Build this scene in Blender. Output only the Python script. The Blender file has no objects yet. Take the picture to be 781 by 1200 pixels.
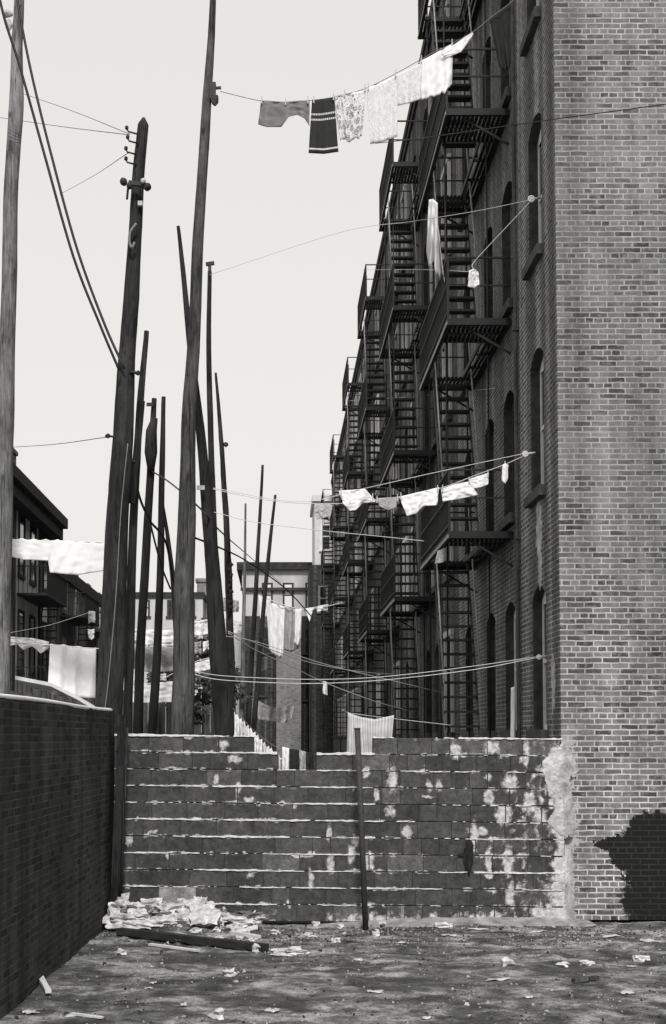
import bpy, bmesh, math, random
from mathutils import Vector, noise
R = random.Random(7)
C = bpy.context.scene.collection
# ------------------------------------------------------------------ camera model
F, CX, HY, T = 1667.0, 325.0, 864.0, math.radians(3)
CY = HY - F*math.tan(T); EYE = 2.2
def at(px, py, Y):
    v = (CY-py)/F; dy = math.cos(T)-v*math.sin(T); dz = math.sin(T)+v*math.cos(T)
    s = Y/dy
    return Vector((s*(px-CX)/F, Y, EYE+s*dz))
def gnd(px, py, z=0.0):
    v = (CY-py)/F; dy = math.cos(T)-v*math.sin(T); dz = math.sin(T)+v*math.cos(T)
    s = (z-EYE)/dz
    return Vector((s*(px-CX)/F, s*dy, z))
def lerp(a, b, t): return a+(b-a)*t
# ------------------------------------------------------------------ materials
class NT:
    def __init__(s, name):
        s.m = bpy.data.materials.new(name); s.m.use_nodes = True
        s.t = s.m.node_tree; s.b = s.t.nodes['Principled BSDF']
        s.b.inputs['Roughness'].default_value = .9; s.b.inputs['Specular IOR Level'].default_value = .25
        s.out = s.t.nodes['Material Output']; s._tc = None
    def n(s, typ, **kw):
        x = s.t.nodes.new(typ)
        for k, v in kw.items(): setattr(x, k, v)
        return x
    def put(s, sock, v):
        if isinstance(v, bpy.types.NodeSocket): s.t.links.new(v, sock)
        elif v is not None:
            if sock.type == 'RGBA' and not isinstance(v, (tuple, list)): v = (v, v, v, 1)
            if sock.type == 'VECTOR' and not isinstance(v, (tuple, list)): v = (v, v, v)
            sock.default_value = v
    def tc(s, w='Object'):
        if s._tc is None: s._tc = s.n('ShaderNodeTexCoord')
        return s._tc.outputs[w]
    def mapv(s, vec, scale=(1,1,1), loc=(0,0,0)):
        x = s.n('ShaderNodeMapping'); s.put(x.inputs['Vector'], vec)
        x.inputs['Scale'].default_value = scale; x.inputs['Location'].default_value = loc
        return x.outputs[0]
    def noise(s, vec, scale, detail=4, rough=.6, dist=0):
        x = s.n('ShaderNodeTexNoise'); s.put(x.inputs['Vector'], vec)
        x.inputs['Scale'].default_value = scale; x.inputs['Detail'].default_value = detail
        x.inputs['Roughness'].default_value = rough; x.inputs['Distortion'].default_value = dist
        return x.outputs['Fac']
    def math(s, op, a, b=None, c=None, clamp=False):
        x = s.n('ShaderNodeMath', operation=op); x.use_clamp = clamp
        for i, v in enumerate((a, b, c)): s.put(x.inputs[i], v)
        return x.outputs[0]
    def ramp(s, fac, pts):
        x = s.n('ShaderNodeValToRGB'); s.put(x.inputs[0], fac)
        e = x.color_ramp.elements
        while len(e) < len(pts): e.new(.5)
        for el, (p, v) in zip(e, pts): el.position = p; el.color = (v, v, v, 1)
        return x.outputs[0]
    def mix(s, f, a, b, mode='MIX'):
        x = s.n('ShaderNodeMix', data_type='RGBA', blend_type=mode)
        s.put(x.inputs[0], f); s.put(x.inputs[6], a); s.put(x.inputs[7], b)
        return x.outputs[2]
    def sep(s, vec):
        x = s.n('ShaderNodeSeparateXYZ'); s.put(x.inputs[0], vec); return x.outputs
    def comb(s, a, b, c=0.0):
        x = s.n('ShaderNodeCombineXYZ')
        for i, v in enumerate((a, b, c)): s.put(x.inputs[i], v)
        return x.outputs[0]
    def base(s, c): s.put(s.b.inputs['Base Color'], c); return s
    def bump(s, h, strength=.5, dist=.01):
        x = s.n('ShaderNodeBump'); s.put(x.inputs['Height'], h)
        x.inputs['Strength'].default_value = strength; x.inputs['Distance'].default_value = dist
        s.t.links.new(x.outputs[0], s.b.inputs['Normal']); return s

def m_plain(name, lo, hi, scale=6, stretch=(1,1,1), rough=.9, spec=.25, bump=.3, bd=.005, detail=5):
    k = NT(name); v = k.mapv(k.tc(), stretch)
    f = k.noise(v, scale, detail, .65)
    k.base(k.ramp(f, [(.3, lo), (.7, hi)])).bump(f, bump, bd)
    k.b.inputs['Roughness'].default_value = rough; k.b.inputs['Specular IOR Level'].default_value = spec
    return k.m
def m_wood(name, lo, hi, streak=.5):
    k = NT(name); o = k.tc()
    a = k.noise(k.mapv(o, (1,1,.06)), 55, 7, .75)
    b = k.noise(k.mapv(o, (1,1,.35)), 5, 4, .6)
    c = k.ramp(k.noise(k.mapv(o, (1,1,.5)), 9, 2, .5), [(.66, 0), (.74, 1)])
    f = k.math('ADD', k.math('MULTIPLY', a, .55), k.math('MULTIPLY', b, .45))
    col = k.ramp(f, [(.38, lo*.5), (.5, (lo+hi)/2), (.62, hi*1.15)])
    col = k.mix(k.ramp(k.noise(k.mapv(o, (1,1,.25)), 3.2, 5, .7), [(.52, 0), (.66, .6)]), col, hi*1.7)
    col = k.mix(k.math('MULTIPLY', c, .7), col, lo*.5)
    ck = k.ramp(k.noise(k.mapv(o, (1,1,.018)), 38, 3, .6), [(.60, 0), (.65, .8)])
    col = k.mix(ck, col, lo*.25)
    k.base(col).bump(k.math('SUBTRACT', f, k.math('MULTIPLY', ck, .6)), .7, .015)
    return k.m
def m_brick(name, dark, light, mortar, rnd=.5, haze=0.0, haze_col=.3, bw=.215, rh=.0677, ms=.0055, lower=None, tar=False, wear=.5, bands=0, ragk=1.4):
    k = NT(name); uv = k.tc('UV')
    wob = k.n('ShaderNodeTexNoise'); k.put(wob.inputs['Vector'], uv); wob.inputs['Scale'].default_value = 7; wob.inputs['Detail'].default_value = 3
    off = k.n('ShaderNodeVectorMath', operation='MULTIPLY_ADD')
    k.put(off.inputs[0], wob.outputs['Color']); off.inputs[1].default_value = (.03,.02,0); k.put(off.inputs[2], uv)
    p = off.outputs[0]
    br = k.n('ShaderNodeTexBrick'); br.offset = .5; br.squash = .5; br.squash_frequency = 6
    k.put(br.inputs['Vector'], p); br.inputs['Scale'].default_value = 1
    br.inputs['Brick Width'].default_value = bw; br.inputs['Row Height'].default_value = rh
    br.inputs['Mortar Size'].default_value = ms; br.inputs['Mortar Smooth'].default_value = .35
    br.inputs['Bias'].default_value = -.1
    k.put(br.inputs['Color1'], 0.0); k.put(br.inputs['Color2'], 1.0); k.put(br.inputs['Mortar'], .5); br.inputs['Bias'].default_value = 0
    ed = k.noise(uv, 26, 5, .7)
    rag = k.math('SUBTRACT', ed, .5)
    fac = k.ramp(k.math('ADD', br.outputs['Fac'], k.math('MULTIPLY', rag, ragk)), [(.3, 0), (.62, 1)])
    bc = k.ramp(br.outputs['Color'], [(0, dark*.7), (.2, dark*1.2), (.38, lerp(dark, light, .55)), (1, light)])
    mc = k.mix(1, mortar, k.ramp(k.noise(uv, 2.3, 5, .7), [(.32, .6), (.66, 1.25)]), 'MULTIPLY')
    col = k.mix(fac, bc, mc)
    fine = k.noise(uv, 60, 5, .7); mid = k.noise(uv, 5, 5, .65); big = k.noise(uv, .8, 4, .6)
    col = k.mix(1, col, k.ramp(fine, [(.25, .72), (.75, 1.25)]), 'MULTIPLY')
    # lime bloom and smeared pointing
    if bands:
        b1 = k.noise(k.mapv(uv, (1.55, .012, 1)), 1, 3, .6)
        col = k.mix(bands, col, k.ramp(b1, [(.36, .35), (.5, .75), (.63, 2.5)]), 'MULTIPLY')
    blot = k.ramp(k.noise(uv, 11, 5, .72), [(.52, 0), (.66, 1)])
    col = k.mix(k.math('MULTIPLY', blot, wear), col, k.mix(.5, haze_col, mortar))
    sm = k.math('MULTIPLY', k.ramp(mid, [(.5, 0), (.68, 1)]), wear)
    col = k.mix(sm, col, haze_col)
    hz = k.math('MULTIPLY', k.ramp(big, [(.35, .15), (.65, 1)]), haze)
    if lower is not None:
        z = k.sep(uv)[1]
        hz = k.math('MULTIPLY', hz, k.math('MULTIPLY_ADD', z, .16, .12, clamp=True))
        lz = k.math('MULTIPLY', k.math('MULTIPLY_ADD', z, -.20, 1.15, clamp=True), k.ramp(k.noise(uv, 3.2, 6, .7), [(.42, 0), (.6, 1)]))
        pale = k.math('MULTIPLY', lz, k.math('ADD', k.math('MULTIPLY', fac, .8), k.ramp(mid, [(.55, 0), (.75, .55)])), clamp=True)
        col = k.mix(pale, col, lower)
    col = k.mix(hz, col, haze_col)
    col = k.mix(.8, col, k.ramp(big, [(.3, .85), (.7, 1.1)]), 'MULTIPLY')
    col = k.mix(.8 if tar else .4, col, k.ramp(k.noise(k.mapv(uv, (1.6, .10, 1)), 1.3, 5, .65), [(.34, .55), (.62, 1.2)]), 'MULTIPLY')
    h = k.math('ADD', k.math('MULTIPLY', fac, -.8), k.math('MULTIPLY', fine, .5))
    if tar:
        q = k.n('ShaderNodeTexNoise'); k.put(q.inputs['Vector'], uv); q.inputs['Scale'].default_value = 3.5; q.inputs['Detail'].default_value = 7; q.inputs['Roughness'].default_value = .65
        o2 = k.n('ShaderNodeVectorMath', operation='MULTIPLY_ADD'); k.put(o2.inputs[0], q.outputs['Color'])
        o2.inputs[1].default_value = (.34,.30,0); k.put(o2.inputs[2], k.mapv(uv, (1,1,1), (-.17,-.15,0)))
        q2 = k.n('ShaderNodeTexNoise'); k.put(q2.inputs['Vector'], uv); q2.inputs['Scale'].default_value = 16; q2.inputs['Detail'].default_value = 5
        o3 = k.n('ShaderNodeVectorMath', operation='MULTIPLY_ADD'); k.put(o3.inputs[0], q2.outputs['Color']); o3.inputs[1].default_value = (.24,.24,0)
        k.put(o3.inputs[2], k.mapv(o2.outputs[0], (1,1,1), (-.12,-.12,0)))
        s = k.sep(o3.outputs[0]); ds = []
        for (cx, cz, rx, rz) in ((4.56,.95,.40,.36),(4.75,.75,.55,.45),(4.05,.90,.23,.09),(4.25,.78,.24,.2),(4.75,.2,.62,.36),(4.42,.45,.22,.3),(6.3,.4,1.1,.5)):
            ds.append(k.math('ADD', k.math('POWER', k.math('DIVIDE', k.math('SUBTRACT', s[0], cx), rx), 2), k.math('POWER', k.math('DIVIDE', k.math('SUBTRACT', s[1], cz), rz), 2)))
        d = ds[0]
        for e in ds[1:]: d = k.math('MINIMUM', d, e)
        tm = k.ramp(k.math('ADD', d, k.math('MULTIPLY_ADD', k.noise(uv, 45, 4, .7), .5, -.25)), [(.86, 1), (1.0, .55), (1.10, 0)])
        ux = k.sep(uv); edge_ = k.math('SUBTRACT', 1, k.math('DIVIDE', k.math('ABSOLUTE', k.math('SUBTRACT', ux[0], 3.5)), .34))
        lz2 = k.math('MULTIPLY_ADD', ux[1], -3.0, 7.2, clamp=True)
        wm = k.ramp(k.math('ADD', k.math('MULTIPLY', edge_, .62), k.math('MULTIPLY_ADD', k.noise(uv, 9, 6, .7), 1.3, -.65)), [(.38, 0), (.5, .85)])
        col = k.mix(k.math('MULTIPLY', wm, lz2), col, k.ramp(fine, [(.3, .25), (.7, .6)]))
        d2 = k.math('MULTIPLY', tm, k.ramp(fac, [(.3, 1), (.95, .965)]))
        col = k.mix(d2, col, k.ramp(fine, [(.3, .005), (.8, .014)]))
    k.base(col).bump(h, .8, .012)
    return k.m
def m_cloth(name, col, pat=None, trans=.2, weave=.06):
    k = NT(name); uv = k.tc('UV')
    f = k.noise(uv, 9, 4, .6)
    c = k.mix(1, col, k.ramp(f, [(.3, 1-weave), (.7, 1)]), 'MULTIPLY') if pat is None else pat(k, uv, col)
    k.base(c); k.b.inputs['Specular IOR Level'].default_value = .1
    tr = k.n('ShaderNodeBsdfTranslucent'); k.put(tr.inputs['Color'], c)
    mx = k.n('ShaderNodeMixShader'); mx.inputs[0].default_value = trans
    k.t.links.new(k.b.outputs[0], mx.inputs[1]); k.t.links.new(tr.outputs[0], mx.inputs[2]); k.t.links.new(mx.outputs[0], k.out.inputs[0])
    return k.m
def pat_stripe(k, uv, col):
    v = k.sep(uv)[1]; u = k.sep(uv)[0]
    s = 0.0
    dash = k.math('GREATER_THAN', k.math('SINE', k.math('MULTIPLY', u, 90)), -.5)
    for (v0, v1, d) in ((.61,.645,dash),(.71,.745,dash),(.07,.10,None)):
        g = k.math('MULTIPLY', k.math('GREATER_THAN', v, v0), k.math('LESS_THAN', v, v1))
        if d is not None: g = k.math('MULTIPLY', g, d)
        s = k.math('ADD', s, g)
    w = k.math('MULTIPLY', k.math('GREATER_THAN', k.math('SINE', k.math('MULTIPLY', v, 420)), .2), .02)
    return k.mix(s, k.math('ADD', w, col), .6)
def pat_flower(k, uv, col):
    vo = k.n('ShaderNodeTexVoronoi'); k.put(vo.inputs['Vector'], uv); vo.inputs['Scale'].default_value = 8
    r = k.ramp(vo.outputs['Distance'], [(.0, .25), (.16, .25), (.2, .9), (.3, .9), (.34, .35), (.42, .35), (.48, 1)])
    n = k.ramp(k.noise(uv, 28, 3, .6), [(.4, .55), (.5, 1)])
    return k.mix(1, k.mix(1, col, r, 'MULTIPLY'), n, 'MULTIPLY')
def pat_vstripe(k, uv, col):
    u = k.sep(uv)[0]
    w = k.math('SINE', k.math('MULTIPLY', u, 110))
    return k.mix(1, col, k.ramp(w, [(.3, .72), (.6, 1)]), 'MULTIPLY')
def pat_soft(k, uv, col):
    n = k.ramp(k.noise(uv, 22, 4, .7, 1.2), [(.4, .72), (.55, 1)])
    return k.mix(1, col, n, 'MULTIPLY')
def m_yard():
    m = m_brick('tarred_brick', .012, .036, .06, haze=0, haze_col=.05, wear=.25, ms=.007)
    k = NT.__new__(NT); k.m = m; k.t = m.node_tree; k.b = k.t.nodes['Principled BSDF']; k._tc = None
    uv = k.tc('UV'); src = k.b.inputs['Base Color'].links[0].from_socket
    b = k.noise(k.mapv(uv, (1.1, .12, 1)), 2.2, 4, .6); c = k.ramp(k.noise(uv, 13, 5, .65), [(.70, 0), (.76, 1)])
    col = k.mix(1, src, k.ramp(b, [(.35, .4), (.65, 1.5)]), 'MULTIPLY')
    k.base(k.mix(k.math('MULTIPLY', c, .3), col, .4)); return m
def m_block():
    k = NT('concrete_block'); o = k.tc()
    at_ = k.n('ShaderNodeAttribute'); at_.attribute_name = 'shade'
    lm = k.n('ShaderNodeAttribute'); lm.attribute_name = 'lime'
    f = k.noise(o, 70, 5, .75); g = k.noise(o, 3.5, 6, .68); h = k.noise(o, 17, 6, .7)
    col = k.mix(1, at_.outputs['Color'], k.ramp(f, [(.25, .5), (.75, 1.5)]), 'MULTIPLY')
    col = k.mix(.9, col, k.ramp(g, [(.3, .6), (.7, 1.5)]), 'MULTIPLY')
    col = k.mix(1, col, k.ramp(h, [(.3, .6), (.7, 1.5)]), 'MULTIPLY')
    t = k.math('ADD', lm.outputs['Fac'], k.math('ADD', k.math('MULTIPLY_ADD', f, .55, -.275), k.math('MULTIPLY_ADD', h, .9, -.45)))
    hard = k.ramp(t, [(.46, 0), (.56, .35), (.72, 1)])
    col = k.mix(hard, col, k.ramp(k.math('MULTIPLY', h, 1), [(.35, .22), (.62, .6)]))
    k.base(col).bump(k.math('ADD', k.math('ADD', f, g), k.math('MULTIPLY', hard, 1.5)), .7, .008); return k.m
def m_ground():
    k = NT('dirt_ground'); o = k.tc()
    big = k.noise(k.mapv(o, (.75, 1.0, 1)), 1.35, 6, .62, .4)
    mid = k.noise(k.mapv(o, (.8, 1.0, 1)), 4.2, 7, .7, .3)
    fin = k.noise(o, 38, 6, .75)
    d = k.ramp(k.math('ADD', k.math('MULTIPLY', big, .62), k.math('MULTIPLY', mid, .38)), [(.44, 0), (.51, .3), (.58, 1)])
    col = k.mix(d, k.ramp(mid, [(.3, .025), (.7, .095)]), k.ramp(mid, [(.35, .13), (.65, .36)]))
    col = k.mix(1, col, k.ramp(fin, [(.3, .3), (.7, 1.7)]), 'MULTIPLY')
    sp = k.ramp(k.noise(o, 48, 3, .6), [(.69, 0), (.75, 1)])
    col = k.mix(k.math('MULTIPLY', sp, .65), col, .42)
    k.base(col).bump(k.math('ADD', fin, k.math('MULTIPLY', mid, 1.5)), .8, .02); return k.m
def m_glass(name, v=.01, rough=.08):
    k = NT(name); k.base(v); k.b.inputs['Roughness'].default_value = rough; k.b.inputs['Specular IOR Level'].default_value = .4
    w = k.noise(k.tc(), 2.5, 2, .5); k.bump(w, .15, .02); return k.m

M = dict(
    gable=m_brick('common_brick', .035, .165, .37, haze=.35, haze_col=.24, lower=.62, tar=True, wear=.55, ms=.0105, ragk=2.0),
    facade=m_brick('darkened_brick', .04, .105, .34, haze=.12, haze_col=.2, wear=.35, ms=.009, bands=.75, ragk=1.8),  # pressed brick tone, with the alley side's shade also put into the colour
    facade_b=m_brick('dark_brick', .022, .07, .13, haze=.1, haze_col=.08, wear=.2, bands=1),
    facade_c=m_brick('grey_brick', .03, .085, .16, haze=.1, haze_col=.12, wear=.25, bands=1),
    pale=m_brick('pale_brick', .30, .42, .40, haze=.3, haze_col=.4, wear=.3),
    pier=m_brick('weathered_brick', .13, .25, .27, haze=.3, haze_col=.28, wear=.5),
    stone=m_plain('sooty_stone', .04, .09, 9), palestone=m_plain('pale_stone', .5, .68, 5),
    iron=m_plain('black_iron', .008, .02, 18, rough=.6, bump=.2), ironrail=m_plain('pale_lit_iron', .18, .36, 25, rough=.6),
    ironlad=m_plain('ladder_iron', .02, .05, 20, rough=.6),
    white=m_plain('white_paint', .6, .8, 8), greywood=m_plain('grey_paint', .12, .24, 8), palewood=m_plain('faded_paint', .28, .5, 8, (1,1,.3)), darkwood_and_shade=m_plain('dark_paint_and_shade', .03, .07, 8),
    glass=m_glass('dark_glass'), skyglass=m_glass('bright_glass', .05, .03), shade=m_plain('roller_shade', .5, .7, 4),
    roof=m_plain('tar_roof', .02, .05, 3),
    stucco=m_plain('stained_stucco', .5, .76, 1.6, (1,1,.4)), siding=m_plain('grey_siding', .42, .56, 1.2, (1,1,.3)),
    pole_pale=m_wood('weathered_pole', .06, .20), pole_mid=m_wood('brown_pole', .022, .085), pole_dark=m_wood('creosote_pole', .009, .034), pole_black=m_wood('black_pole', .007, .024),
    block=m_block(), mortar=m_plain('mortar', .48, .72, 24, bump=.6, bd=.008), joint=m_plain('joint_dark', .04, .08, 12),
    plaster=m_plain('rough_plaster', .16, .66, 5, bump=.9, bd=.02, detail=10), footing=m_plain('dusty_concrete', .10, .36, 5, bump=.7, bd=.01, detail=8),
    yardbrick=m_yard(), cap=m_plain('worn_coping', .5, .72, 5, (1,.2,1)), board=m_wood('yard_board', .03, .09),
    ground=m_ground(), pebble=m_plain('pebble', .08, .5, 3.5), clod=m_plain('clod', .012, .05, 3.5), chunk=m_plain('plaster_rubble', .24, .74, 9, bump=.6, bd=.01), chunk_d=m_plain('dark_rubble', .05, .16, 12, bump=.6, bd=.01),
    paper=m_plain('old_paper', .28, .58, 9), slat=m_plain('pale_lath', .4, .62, 8, (.2,1,1)), beam=m_plain('charred_timber', .010, .035, 12, (.2,1,1)),
    rope=m_plain('cotton_rope', .5, .7, 30), wire=m_plain('black_wire', .012, .03, 20, rough=.5), thin=m_plain('grey_wire', .14, .22, 20),
    porcelain=m_plain('porcelain', .3, .5, 10, rough=.3), rust=m_plain('rusty_steel', .025, .06, 18, rough=.75), tarstain=m_plain('tar', .008, .015, 20, bump=.6, rough=.7),
    leaf=m_plain('shrub_leaf', .04, .11, 3),
    cw=m_cloth('white_cotton', .9), cw2=m_cloth('white_linen', .78, pat_soft), cg=m_cloth('grey_cotton', .30, None, .35, .25), cd=m_cloth('black_cotton', .03, None, .1), cgr=m_cloth('dim_cotton', .52, pat_soft, .3),
    cst=m_cloth('banded_cotton', .028, pat_stripe, .1), cfl=m_cloth('flowered_cotton', .8, pat_flower), cvs=m_cloth('striped_sheet', .82, pat_vstripe, .4), csoft=m_cloth('printed_cotton', .82, pat_soft),
)
# ------------------------------------------------------------------ mesh building
def worldloc(o):
    v = Vector((0,0,0))
    while o is not None: v += o.location; o = o.parent
    return v
class MB:
    def __init__(s): s.v = []; s.f = []; s.uv = {}; s.smooth = set(); s.shade = None; s.lime = None
    def add(s, vs, fs, smooth=False, uv=None):
        b = len(s.v); s.v += [Vector(x) for x in vs]
        for f in fs:
            if smooth: s.smooth.add(len(s.f))
            if uv is not None: s.uv[len(s.f)] = [uv[i] for i in f]
            s.f.append([i+b for i in f])
        return s
    def box(s, x0, x1, y0, y1, z0, z1):
        return s.add([(x0,y0,z0),(x1,y0,z0),(x1,y1,z0),(x0,y1,z0),(x0,y0,z1),(x1,y0,z1),(x1,y1,z1),(x0,y1,z1)],
                     [(3,2,1,0),(4,5,6,7),(0,1,5,4),(1,2,6,5),(2,3,7,6),(3,0,4,7)])
    def quad(s, a, b, c, d): return s.add([a,b,c,d], [(0,1,2,3)])
    def bar(s, a, b, w, h, up=(0,0,1)):
        a, b = Vector(a), Vector(b); d = (b-a).normalized(); u = Vector(up)
        if abs(d.dot(u)) > .95: u = Vector((1,0,0))
        r = d.cross(u).normalized(); u = r.cross(d)
        q = [r*i*w/2+u*j*h/2 for i, j in ((-1,-1),(1,-1),(1,1),(-1,1))]
        return s.add([a+x for x in q]+[b+x for x in q], [(3,2,1,0),(4,5,6,7),(0,1,5,4),(1,2,6,5),(2,3,7,6),(3,0,4,7)])
    def tube(s, pts, rad, n=8, wob=0, seed=0):
        pts = [Vector(p) for p in pts]; N = len(pts)
        rad = rad if isinstance(rad, (list, tuple)) else [rad]*N
        vs = []; r = None
        for i, p in enumerate(pts):
            d = (pts[min(i+1,N-1)]-pts[max(i-1,0)]).normalized()
            if r is None: r = d.cross(Vector((0,1,0)) if abs(d.y) < .9 else Vector((1,0,0))).normalized()
            else: r = (r-d*r.dot(d)).normalized()
            u = d.cross(r)
            for k in range(n):
                a = 2*math.pi*k/n; q = rad[i]
                if wob: q *= 1+wob*noise.noise(Vector((math.cos(a)*1.2+seed, math.sin(a)*1.2, p.z*1.3)))+wob*.5*noise.noise(Vector((math.cos(a)*3, math.sin(a)*3+seed, p.z*5)))
                vs.append(p+r*math.cos(a)*q+u*math.sin(a)*q)
        fs = [(i*n+k, i*n+(k+1)%n, (i+1)*n+(k+1)%n, (i+1)*n+k) for i in range(N-1) for k in range(n)]
        s.add(vs, fs, True); b = [tuple(range(n))[::-1], tuple(range((N-1)*n, N*n))]
        L = len(s.v)-len(vs)
        for f in b: s.f.append([i+L for i in f])
        return s
    def lump(s, c, r, seed=0, sub=2, rough=.35, flat=None):
        bm = bmesh.new(); bmesh.ops.create_icosphere(bm, subdivisions=sub, radius=1)
        c = Vector(c); r = Vector(r)
        for v in bm.verts:
            q = v.co.copy(); k = 1+rough*noise.noise(q*1.5+Vector((seed*3.1,seed*1.7,seed)))+rough*.5*noise.noise(q*4+Vector((seed,0,seed*2)))
            q = q*k
            if flat: q = Vector([max(-flat, min(flat, x)) for x in q])
            v.co = Vector((q.x*r.x, q.y*r.y, q.z*r.z))+c
        bm.verts.ensure_lookup_table()
        s.add([v.co for v in bm.verts], [[v.index for v in f.verts] for f in bm.faces], False); bm.free(); return s
    def build(s, name, mat, parent=None, origin=None):
        if parent is not None: o0 = worldloc(parent)
        elif origin is not None: o0 = Vector(origin)
        else:
            xs = [v.x for v in s.v]; ys = [v.y for v in s.v]
            o0 = Vector(((min(xs)+max(xs))/2, (min(ys)+max(ys))/2, min(v.z for v in s.v)))
        me = bpy.data.meshes.new(name); me.from_pydata([v-o0 for v in s.v], [], s.f); me.update()
        uvl = me.uv_layers.new(name='UVMap')
        for p in me.polygons:
            if p.index in s.smooth: p.use_smooth = True
            n = p.normal; an = (abs(n.x), abs(n.y), abs(n.z)); cu = s.uv.get(p.index)
            for k, li in enumerate(p.loop_indices):
                if cu: uvl.data[li].uv = cu[k]; continue
                w = s.v[me.loops[li].vertex_index]
                uvl.data[li].uv = (w.x, w.y) if an[2] >= max(an[0], an[1]) else ((w.y, w.z) if an[0] >= an[1] else (w.x, w.z))
        if s.shade is not None:
            at_ = me.color_attributes.new('shade', 'FLOAT_COLOR', 'CORNER')
            for p in me.polygons:
                g = s.shade[p.index]
                for li in p.loop_indices: at_.data[li].color = (g, g, g, 1)
        if s.lime is not None:
            la = me.attributes.new('lime', 'FLOAT', 'POINT')
            for i, q in enumerate(s.lime): la.data[i].value = q
        me.materials.append(M[mat]); o = bpy.data.objects.new(name, me); C.objects.link(o)
        if parent is not None: o.parent = parent
        else: o.location = o0
        return o
def tag(o, label=None, cat=None, group=None, kind=None):
    if label: o['label'] = label
    if cat: o['category'] = cat
    if group: o['group'] = group
    if kind: o['kind'] = kind
    return o
def empty(name, loc, label=None, cat=None, group=None):
    o = bpy.data.objects.new(name, None); C.objects.link(o); o.location = loc; o.empty_display_size = .2
    return tag(o, label, cat, group)
KIDS = {}
def children(o): return [x for x in bpy.data.objects if x.parent is o]
def copy_tree(o, parent=None):
    c = o.copy(); C.objects.link(c); c.parent = parent
    for ch in children(o): copy_tree(ch, c)
    return c
def spline(pts, n=8):
    """Catmull-Rom through points"""
    P = [Vector(p) for p in pts]; P = [P[0]*2-P[1]]+P+[P[-1]*2-P[-2]]; out = []
    for i in range(1, len(P)-2):
        a, b, c, d = P[i-1:i+3]
        for k in range(n):
            t = k/n; out.append(.5*((2*b)+(c-a)*t+(2*a-5*b+4*c-d)*t*t+(3*b-a-3*c+d)*t**3))
    out.append(P[-2]); return out
# ------------------------------------------------------------------ ground
def axis(lo, a, b, hi, fine, grow=1.35):
    xs = [a]; x = a
    while x < b: x += fine; xs.append(x)
    st = fine; x = xs[-1]
    while x < hi: st *= grow; x += st; xs.append(x)
    st = fine; x = a
    while x > lo: st *= grow; x -= st; xs.insert(0, x)
    return xs
def gh(x, y):
    z = .022*noise.noise(Vector((x*.8, y*.8, 3)))+.014*noise.noise(Vector((x*3, y*3, 9)))+.013*noise.noise(Vector((x*8, y*8, 5)))+.010*max(0, noise.noise(Vector((x*17, y*17, 2))))
    z += .20*max(0, 1-abs(y-17.05)/1.1)*max(0, min(1, (-.1-x)/.9))*max(0, min(1, (x+1.95)/.45))*(1+.6*noise.noise(Vector((x*4, y*4, 1))))
    z -= .03
    return z if (-12 < x < 12 and 2 < y < 22) else -.03
xs = axis(-400, -3, 5.2, 400, .036); ys = axis(-60, 9.8, 17.3, 900, .036)
g = MB(); nx = len(xs)
g.add([(x, y, gh(x, y)) for y in ys for x in xs], [(j*nx+i, j*nx+i+1, (j+1)*nx+i+1, (j+1)*nx+i) for j in range(len(ys)-1) for i in range(nx-1)], True)
tag(g.build('ground', 'ground', origin=(0,0,0)), 'dark dirt yard with pale dusty patches', 'ground', kind='structure')
# ------------------------------------------------------------------ brick tenements
XW, ROOF = 3.45, 17.75
SILLS = (2.3, 5.45, 8.6, 11.75, 14.9); WH, WW, RISE, REV = 1.9, .95, .16, .19
def arch(y0, y1, zs, rise, n=8):
    return [(lerp(y0, y1, i/n), zs+rise*(1-(2*i/n-1)**2)) for i in range(n+1)]
def facade(mb, X, Y0, Y1, wins, Z1, dirn=1):
    """wall in the plane x=X with arched openings; wins are near edges of each opening; dirn: side the reveal goes to"""
    z = 0
    for sl in SILLS:
        mb.quad((X,Y0,z),(X,Y1,z),(X,Y1,sl),(X,Y0,sl)) if sl > z else None
        zt = sl+WH; zs = zt-RISE; e = [Y0]
        for w in wins: e += [w, w+WW]
        e.append(Y1)
        for i in range(0, len(e), 2): mb.quad((X,e[i],sl),(X,e[i+1],sl),(X,e[i+1],zt),(X,e[i],zt))
        for w in wins:
            A = arch(w, w+WW, zs, RISE); X2 = X+REV*dirn
            for (ya, za), (yb, zb) in zip(A, A[1:]):
                mb.quad((X,ya,za),(X,yb,zb),(X,yb,zt+1e-4),(X,ya,zt+1e-4))
                pass
        z = zt
    mb.quad((X,Y0,z),(X,Y1,z),(X,Y1,Z1),(X,Y0,Z1))
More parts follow.
